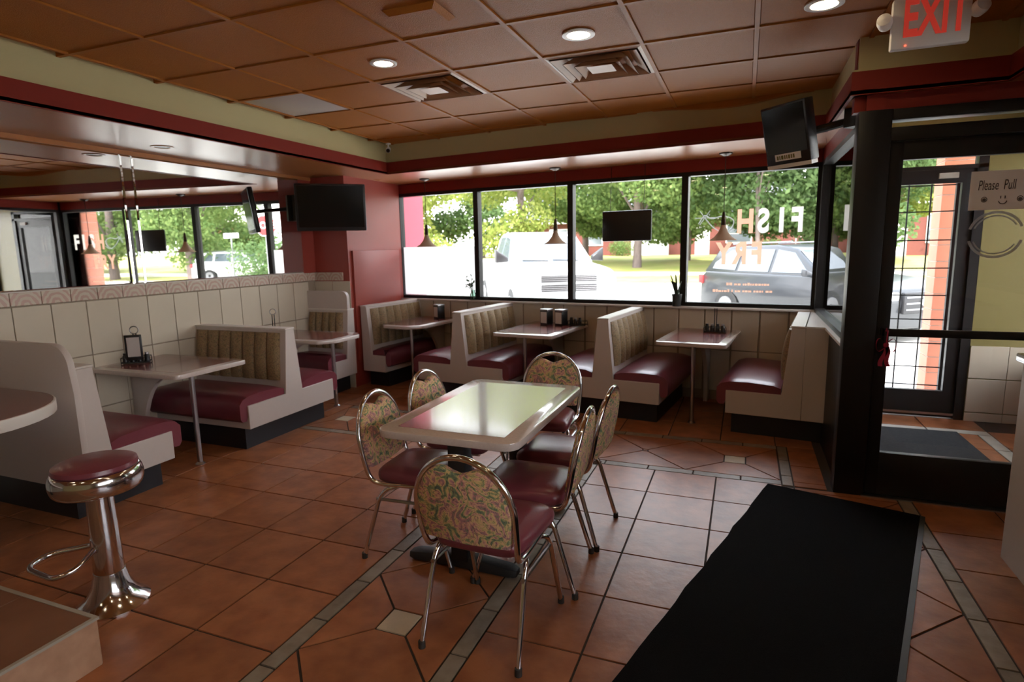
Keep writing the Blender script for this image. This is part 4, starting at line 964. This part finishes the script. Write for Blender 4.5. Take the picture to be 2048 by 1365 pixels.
# ---- vehicles: local x forward, y left, z up
def wheel(parent, x, y, r=.36, w=.24):
    s = 1 if y > 0 else -1
    tw = MB().lathe([(r*.55, -w/2), (r*.96, -w/2), (r, -w/4), (r, w/4), (r*.96, w/2), (r*.55, w/2)], 24).build('wheel', M_TYRE, parent, xf=Matrix.Translation((x, y, r)) @ Matrix.Rotation(PI/2, 4, 'X'))
    rim_ = MB().lathe([(0, -.02), (r*.2, -.03), (r*.6, -.06), (r*.62, .05), (0, .05)], 20)
    rim_.build('rim', M_RIM, tw, xf=Matrix.Translation((x, y+s*(w/2-.03), r)) @ Matrix.Rotation(s*PI/2, 4, 'X'))
def arch_profile(pts, wheels, r):
    """side outline (x,z) with wheel arches cut into its lower edge; pts run along the top, front to rear"""
    xf_, xr_ = pts[0][0], pts[-1][0]; low = .26; out = list(pts)
    bottom = [(xr_, low)]
    for wx in sorted(wheels):
        bottom += [(wx-r, low)]+[(wx-r*math.cos(t), low+.05+r*.86*math.sin(t)) for t in [PI*k/8 for k in range(1, 8)]]+[(wx+r, low)]
    bottom += [(xf_, low)]
    return out+bottom
def suv(label, loc, rz, paint):
    t = thing('parked_car', label, 'car', loc, rz)
    top = [(2.32, .48), (2.36, .72), (2.26, .93), (1.9, 1.02), (1.1, 1.10), (-2.15, 1.10), (-2.34, .98), (-2.36, .5)]
    w0 = MB(); pr = arch_profile(top, [1.42, -1.40], .43)
    rings = [[(x*(1 if abs(y) < .8 else .985), y, z) for x, z in pr] for y in (-.93, -.80, 0, .80, .93)]
    w0.loft(rings); w0.build('body', paint, t, bevel=.03, smooth=50)
    gh = [(1.10, 1.08), (.35, 1.60), (-.2, 1.68), (-1.5, 1.66), (-1.95, 1.58), (-2.25, 1.08)]
    MB().loft([[(x, s*(.90-.22*max(0, z-1.08)/.6), z) for x, z in gh] for s in (-1, 1)]).build('cabin', paint, t, bevel=.04, smooth=50)
    for s in (-1, 1):
        for q in ([(.80, 1.15), (.32, 1.52), (-.12, 1.58), (-.12, 1.14)], [(-.22, 1.14), (-.22, 1.585), (-1.05, 1.58), (-1.10, 1.14)], [(-1.20, 1.15), (-1.17, 1.575), (-1.5, 1.56), (-1.92, 1.30), (-1.95, 1.17)]):
            MB().loft([[(x, s*(.905-.22*max(0, z-1.08)/.6+o_), z) for x, z in q] for o_ in (-.02, .012)]).build('side_window', M_CARGLASS, t)
        MB().loft([[(.88, s*.90, 1.08), (.98, s*.90, 1.08), (.98, s*.90, 1.14), (.88, s*.90, 1.16)], [(.84, s*1.10, 1.10), (.96, s*1.08, 1.10), (.96, s*1.08, 1.22), (.84, s*1.10, 1.24)]]).build('wing_mirror', paint, t, bevel=.02)
        MB().box(-2.37, -2.22, s*.9-.06, s*.9+.05, .82, 1.02).build('tail_lamp', M_TAIL, t, bevel=.02)
        MB().box(2.16, 2.35, s*.70-.18, s*.70+.18, .74, .88).build('head_lamp', M_HEADL, t, bevel=.03)
        MB().box(-1.0, 1.0, s*.90-.03, s*.90+.045, .30, .36).build('side_step', M_RIM, t)
        MB().tube([(-1.6, s*.62, 1.70), (.1, s*.62, 1.73)], .02, 6).build('roof_rail', M_RIM, t)
    MB().loft([[(1.04+dx, s*.78, 1.13) for s in (-1, 1)]+[(.42+dx, s*.70, 1.575) for s in (1, -1)] for dx in (-.02, .03)]).build('windscreen', M_CARGLASS, t)
    MB().loft([[(-2.20-dx, s*.74, 1.15) for s in (-1, 1)]+[(-2.0-dx, s*.66, 1.55) for s in (1, -1)] for dx in (0, .03)]).build('rear_window', M_CARGLASS, t)
    g_ = MB().box(2.30, 2.385, -.46, .46, .52, .88).build('grille', M_IRON, t, bevel=.03)
    for k in range(3): MB().box(2.375, 2.395, -.42, .42, .58+.1*k, .605+.1*k).build('grille_bar', M_RIM, g_)
    MB().lathe([(0, 0), (.07, 0), (.07, .012), (0, .012)], 20).build('badge', M_RIM, g_, xf=Matrix.Translation((2.39, 0, .71)) @ Matrix.Rotation(PI/2, 4, 'Y') @ Matrix.Scale(1.6, 4, (0, 1, 0)))
    for x in (1.42, -1.40):
        for y in (-.82, .82): wheel(t, x, y)
    return t
def rot(c, fx, fy): return math.atan2(fy, fx)
SUV = suv('dark grey parked sport utility car outside the right-hand windows', (1.25, 13.3, GZ), math.radians(-50), M_CARB)
suv('pale parked car far across the street, seen only in the mirror', (17.6, 26.0, .0), math.radians(150), M_CARW)
tk = thing('pickup_truck', 'white pickup truck facing the window behind the second mullion', 'truck', (-4.55, 13.55, GZ), math.radians(-58)); tk.scale = (1.06, 1.06, 1.08)
# local x forward; front bumper at x = 2.2
topf = [(2.15, .50), (2.18, .75), (2.10, 1.12), (1.85, 1.20), (.95, 1.27), (-1.5, 1.27), (-1.52, 1.30), (-3.5, 1.30), (-3.52, .5)]
pr = arch_profile(topf, [1.35, -2.45], .46)
MB().loft([[(x, y, z if abs(y) < .9 or z < 1.0 else z-.06) for x, z in pr] for y in (-.98, -.82, 0, .82, .98)]).build('body', M_CARW, tk, bevel=.04, smooth=50)
cabp = [(1.0, 1.25), (.25, 1.86), (-.1, 1.92), (-1.05, 1.92), (-1.35, 1.84), (-1.48, 1.25)]
MB().loft([[(x, s*(.90-.20*max(0, z-1.25)/.65), z) for x, z in cabp] for s in (-1, 1)]).build('cab', M_CARW, tk, bevel=.05, smooth=50)
MB().loft([[(.95+dx, s*.80, 1.30) for s in (-1, 1)]+[(.30+dx, s*.70, 1.82) for s in (1, -1)] for dx in (-.02, .025)]).build('windscreen', M_PANEW if False else M_CARGLASS, tk)
MB().tube([(.99, .55, 1.31), (.97, .0, 1.33)], .012, 5).tube([(.99, -.1, 1.31), (.97, -.65, 1.33)], .012, 5).build('wiper', M_BLACK, tk)
for s in (-1, 1):
    for q in ([(.66, 1.30), (.22, 1.78), (-.30, 1.83), (-.30, 1.30)], [(-.40, 1.30), (-.40, 1.83), (-1.02, 1.83), (-1.15, 1.30)]):
        MB().loft([[(x, s*(.905-.20*max(0, z-1.25)/.65+o_), z) for x, z in q] for o_ in (-.02, .012)]).build('side_window', M_CARGLASS, tk)
    MB().loft([[(.70, s*.92, 1.30), (.82, s*.92, 1.30), (.82, s*.92, 1.38), (.70, s*.92, 1.40)], [(.64, s*1.20, 1.28), (.78, s*1.18, 1.28), (.78, s*1.18, 1.56), (.64, s*1.20, 1.58)]]).build('wing_mirror', M_BLACK, tk, bevel=.02)
    MB().box(1.95, 2.17, s*.80-.14, s*.80+.14, .78, 1.04).build('head_lamp', M_HEADL, tk, bevel=.03)
gw = MB().prism([(-.58, .70), (.58, .70), (.66, .80), (.62, 1.06), (.50, 1.12), (-.50, 1.12), (-.62, 1.06), (-.66, .80)], 2.14, 2.215, 'x').build('grille_surround', M_HEADL, tk, bevel=.01)
for y0, y1 in ((-.55, -.04), (.04, .55)):
    for z0, z1 in ((.76, .89), (.94, 1.06)):
        MB().box(2.20, 2.236, y0, y1, z0, z1).build('grille_opening', M_IRON, gw)
        for k in range(3): MB().box(2.234, 2.242, y0, y1, z0+.026+.034*k, z0+.033+.034*k).build('grille_bar', M_STEEL, gw)
MB().prism([(-1.0, 1.85), (-.8, 2.28), (.8, 2.28), (1.0, 1.85), (1.0, 1.75), (-1.0, 1.75)], .40, .66, 'z').build('bumper', M_CARW, tk, bevel=.04, xf=Matrix(((0, 1, 0, 0), (1, 0, 0, 0), (0, 0, 1, 0), (0, 0, 0, 1))))
for x in (1.35, -2.45):
    for y in (-.86, .86): wheel(tk, x, y, .40, .27)

# ---- stop sign (seen in the mirror)
ss = thing('stop_sign', 'red octagonal STOP sign on a post, seen in the mirror', 'sign', (6.7, 16.8, GZ), math.atan2(16.9, 16.0)+PI/2-PI)
oc = [(.40*math.cos(PI/8+k*PI/4), .40*math.sin(PI/8+k*PI/4)) for k in range(8)]
def octo(k, y0, y1, m, nm): MB().prism([(p[0]*k, p[1]*k+2.67) for p in oc], y0, y1, 'y').build(nm, m, ss, smooth=0)
octo(1, 0, .01, M_TRIM, 'border'); octo(.93, -.004, 0, M_STOP, 'face')
text('lettering', 'STOP', .33, M_TRIM, ss, Matrix.Translation((0, -.006, 2.67)) @ Matrix.Scale(.85, 4, (1, 0, 0)) @ RX, .001, .008)
MB().tube([(0, .03, 0), (0, .03, 2.9)], .03, 8).build('post', M_RIM, ss)
ss.rotation_euler = (0, 0, math.atan2(16.8, 6.7+9.4)-PI/2)
sn = thing('street_sign', 'small blue-grey street sign on a thin post, seen in the mirror', 'sign', (12.6, 20.8, GZ), 0)
MB().tube([(0, 0, 0), (0, 0, 2.6)], .035, 8).build('post', M_RIM, sn); MB().box(-.45, .45, -.01, .01, 2.4, 2.62).build('sign_plate', M_HEADL, sn)

# ---- houses
def house(label, loc, rz, w, d, h, rh, gable_front=False, wins=(), chimney=None, garage=None, door=None):
    t = thing('brick_house', label, 'house', loc, rz, 'brick houses across the street')
    MB().box(-w/2, w/2, 0, d, 0, h).build('wall', M_BRICK, t)
    if gable_front:
        MB().prism([(-w/2-.3, h), (w/2+.3, h), (0, h+rh)], -.35, d+.3, 'y').build('roof', M_ROOF, t)
        MB().prism([(-w/2, h), (w/2, h), (0, h+rh-.25)], -.38, -.30, 'y').build('gable', M_TRIM, t)
    else:
        MB().prism([(-.4, h), (d+.4, h), (d/2, h+rh)], -w/2-.3, w/2+.3, 'x').build('roof', M_ROOF, t)
        MB().box(-w/2-.3, w/2+.3, -.45, -.38, h-.12, h+.06).build('eaves_board', M_TRIM, t)
    for x, z, ww, wh in wins:
        f_ = MB().box(x-ww/2-.08, x+ww/2+.08, -.06, .02, z-.08, z+wh+.08).build('window', M_TRIM, t); MB().box(x-ww/2, x+ww/2, -.08, -.05, z, z+wh*.48).box(x-ww/2, x+ww/2, -.08, -.05, z+wh*.52, z+wh).build('pane', M_CARGLASS, f_)
    if garage: MB().box(garage[0]-garage[1]/2, garage[0]+garage[1]/2, -.08, .02, 0, garage[2]).build('garage_door', M_TRIM, t)
    if door: MB().box(door-.5, door+.5, -.08, .02, 0, 2.1).build('front_door', M_TRIM, t)
    if chimney: MB().box(chimney[0]-.45, chimney[0]+.45, -.5, .4, 0, chimney[1]).build('chimney', M_BRICK, t)
    return t
house('long low brick house behind the lawn with white garage door', (-7, 46, .8), 0, 20, 8, 2.7, 2.6, wins=((-7, .9, 1.4, 1.2), (-4.2, .9, 1.4, 1.2), (6.5, .9, 1.6, 1.2)), garage=(.2, 2.8, 2.1), door=4.0)
house('grey-roofed brick house with white gable, seen through the entry doors', (10.4, 40, .7), math.radians(4), 9, 9, 2.9, 3.4, True, wins=((-.4, .8, 1.0, 1.5), (2.6, .8, 1.0, 1.5)), door=-2.4)
house('tall brick house with white gable and chimney, seen in the mirror', (37.2, 45, .9), math.radians(-45), 4.6, 8, 3.7, 1.9, True, wins=((-.5, 2.3, 1.2, 1.2), (-1.0, .5, .9, 1.2)), chimney=(1.9, 6.2))
fn = thing('board_fence', 'brown board fence behind the lawn, right of the low house', 'fence', (4.2, 44, .85), 0)
for k in range(9): MB().box(-1.4+.3*k, -1.12+.3*k, 0, .03, 0, 1.7+.02*(k % 3)).build('fence_board', M_WOOD, fn)

# ---- trees and shrubs
LEAFS = [leaf_mat('sunny_leaf', (.20, .27, .06), (.36, .38, .12)), leaf_mat('mid_green_leaf', (.11, .18, .06), (.22, .29, .10)), leaf_mat('deep_green_leaf', (.075, .13, .05), (.15, .22, .09))]
rng = np.random.default_rng(11)
def foliage(name, parent, m, blobs, n, size):
    cs = np.array([b[0] for b in blobs], float); rs = np.array([b[1] for b in blobs], float); wts = rs.prod(axis=1)**(2/3); wts /= wts.sum()
    k = rng.choice(len(blobs), n, p=wts); d = rng.normal(size=(n, 3)); d /= np.linalg.norm(d, axis=1)[:, None]
    p = cs[k] + d*rs[k]*(rng.uniform(.25, 1, n)**.6)[:, None]
    a = rng.normal(size=(n, 3)); a /= np.linalg.norm(a, axis=1)[:, None]; b = np.cross(a, rng.normal(size=(n, 3))); b /= np.linalg.norm(b, axis=1)[:, None]
    s = rng.uniform(.6, 1.3, n)[:, None]*size
    V = np.stack([p-a*s, p+b*s*.55, p+a*s, p-b*s*.55], 1).reshape(-1, 3)
    me = bpy.data.meshes.new(name); me.vertices.add(4*n); me.vertices.foreach_set('co', V.ravel().astype(np.float32)); me.loops.add(4*n); me.loops.foreach_set('vertex_index', np.arange(4*n, dtype=np.int32))
    me.polygons.add(n); me.polygons.foreach_set('loop_start', np.arange(0, 4*n, 4, dtype=np.int32)); me.update(calc_edges=True); me.validate()
    me.materials.append(m); o = bpy.data.objects.new(name, me); COL.objects.link(o); o.parent = parent; o['kind'] = 'stuff'; return o
def tree(label, loc, h, spread, trunk, m, n, low=.35, size=.13, seed=0, group='trees across the street'):
    t = thing('leafy_tree', label, 'tree', loc, 0, group); R = random.Random(seed)
    MB().tube([(0, 0, -.3), (.05, 0, h*.15), (-.05, .05, h*.4), (.1, 0, h*.7)], [trunk*1.25, trunk, trunk*.85, trunk*.4], 10).build('trunk', M_BARK, t)
    blobs = []
    for k in range(16):
        a = R.uniform(0, 2*PI); q = R.uniform(.25, .95)*spread; z = R.uniform(low, .95)*h; f_ = 1-.45*abs(z/h-.6)/.4
        c = (q*f_*math.cos(a), q*f_*math.sin(a), z); rr = R.uniform(.28, .45)*spread; blobs.append((c, (rr, rr, rr*.6)))
        if k < 7: MB().tube([(0, 0, h*(.22+.05*k)), (c[0]*.5, c[1]*.5, (h*.3+z)/2), c], [trunk*.35, trunk*.22, trunk*.08], 6).build('branch', M_BARK, t)
    foliage('foliage', t, LEAFS[m], blobs, n, size); return t
tree('lawn tree with bare trunk beneath the hanging black sign panel', (-5.2, 30.8, .45), 9.5, 5.4, .20, 1, 26000, .21, .12, 1)
tree('sunlit yellow-green tree at left behind the frosted window pane', (-15.5, 24.6, .1), 8.4, 4.6, .22, 0, 20000, .12, .11, 2)
tree('loose yellow-green tree behind the white pickup truck', (-11.4, 30.5, .4), 10, 4.8, .22, 0, 18000, .16, .12, 3)
tree('dark spreading tree behind the painted window letters', (.4, 27.0, .2), 9.5, 5.4, .09, 2, 28000, .19, .12, 4)
tree('deep green tree right of the painted letters', (4.4, 30.0, .4), 10.5, 4.8, .18, 2, 22000, .16, .12, 5)
tree('yellow-green tree filling the gap left of grey-roofed house', (6.4, 33.5, .5), 8.0, 2.8, .18, 0, 14000, .20, .12, 6)
tree('broad green tree seen in the mirror left of tall house', (24.5, 30.5, .2), 10, 5.0, .25, 1, 20000, .12, .13, 7)
tree('leafy tree farther right in the mirror behind the dark car', (36, 28, .2), 10, 5.5, .25, 1, 16000, .12, .15, 8)
tree('tall far tree behind the left half of the low brick house', (-17, 58, .9), 16, 7.5, .35, 1, 14000, .15, .22, 9)
tree('tall far tree behind the right half of the low brick house', (-5, 60, .9), 16, 8.0, .35, 2, 14000, .15, .22, 13)
tree('wide far tree behind the board fence', (5.5, 58, .9), 15, 8.0, .35, 2, 14000, .10, .22, 10)
tree('far tree at the left end of the street', (-27, 38, .6), 13, 7.5, .35, 0, 16000, .06, .18, 12)
tree('full green tree seen in the mirror above the dark car', (19.6, 24.5, .1), 9.5, 4.6, .25, 1, 20000, .16, .12, 18)
tree('full green tree seen in the mirror beside the salmon pillar', (27.5, 25.5, .2), 9.5, 4.8, .25, 1, 20000, .14, .12, 19)
tree('low-crowned tree shading the white garage door', (-9.8, 38.0, .65), 8.5, 4.6, .2, 1, 26000, .17, .13, 15)
tree('low-crowned tree between the lawn tree and the painted letters', (-3.2, 36.5, .6), 9, 4.6, .16, 1, 26000, .18, .13, 16)
tree('low-crowned dark tree behind the painted letters', (3.2, 37.5, .6), 9, 4.6, .2, 2, 24000, .21, .13, 17)
tree('far dark tree rising behind the pickup truck roof', (-20, 44, .7), 13, 6.0, .3, 2, 14000, .06, .18, 14)
def bush(label, loc, r, m, n, seed):
    t = thing('round_shrub', label, 'shrub', loc, 0, 'shrubs across the street'); R = random.Random(seed)
    bl = [((R.uniform(-.5, .5)*r, R.uniform(-.5, .5)*r, r*R.uniform(.35, .7)), (r*.6, r*.6, r*.5)) for _ in range(6)]
    foliage('foliage', t, LEAFS[m], bl, n, .07); MB().tube([(0, 0, -.1), (0, 0, r*.5)], .05, 6).build('stem', M_BARK, t)
bush('green shrub before the low house, left of lawn tree', (-8.6, 44.5, .75), 1.2, 1, 1500, 1)
bush('round shrub by white-gabled house, seen through the doors', (11.0, 38.4, .6), 1.6, 0, 1800, 2)
bush('tall grey-green shrub behind the stop sign', (11.0, 21.4, GZ), 2.3, 2, 9000, 3)
bush('green shrub before the board fence', (1.2, 43, .75), 1.1, 1, 1500, 4)
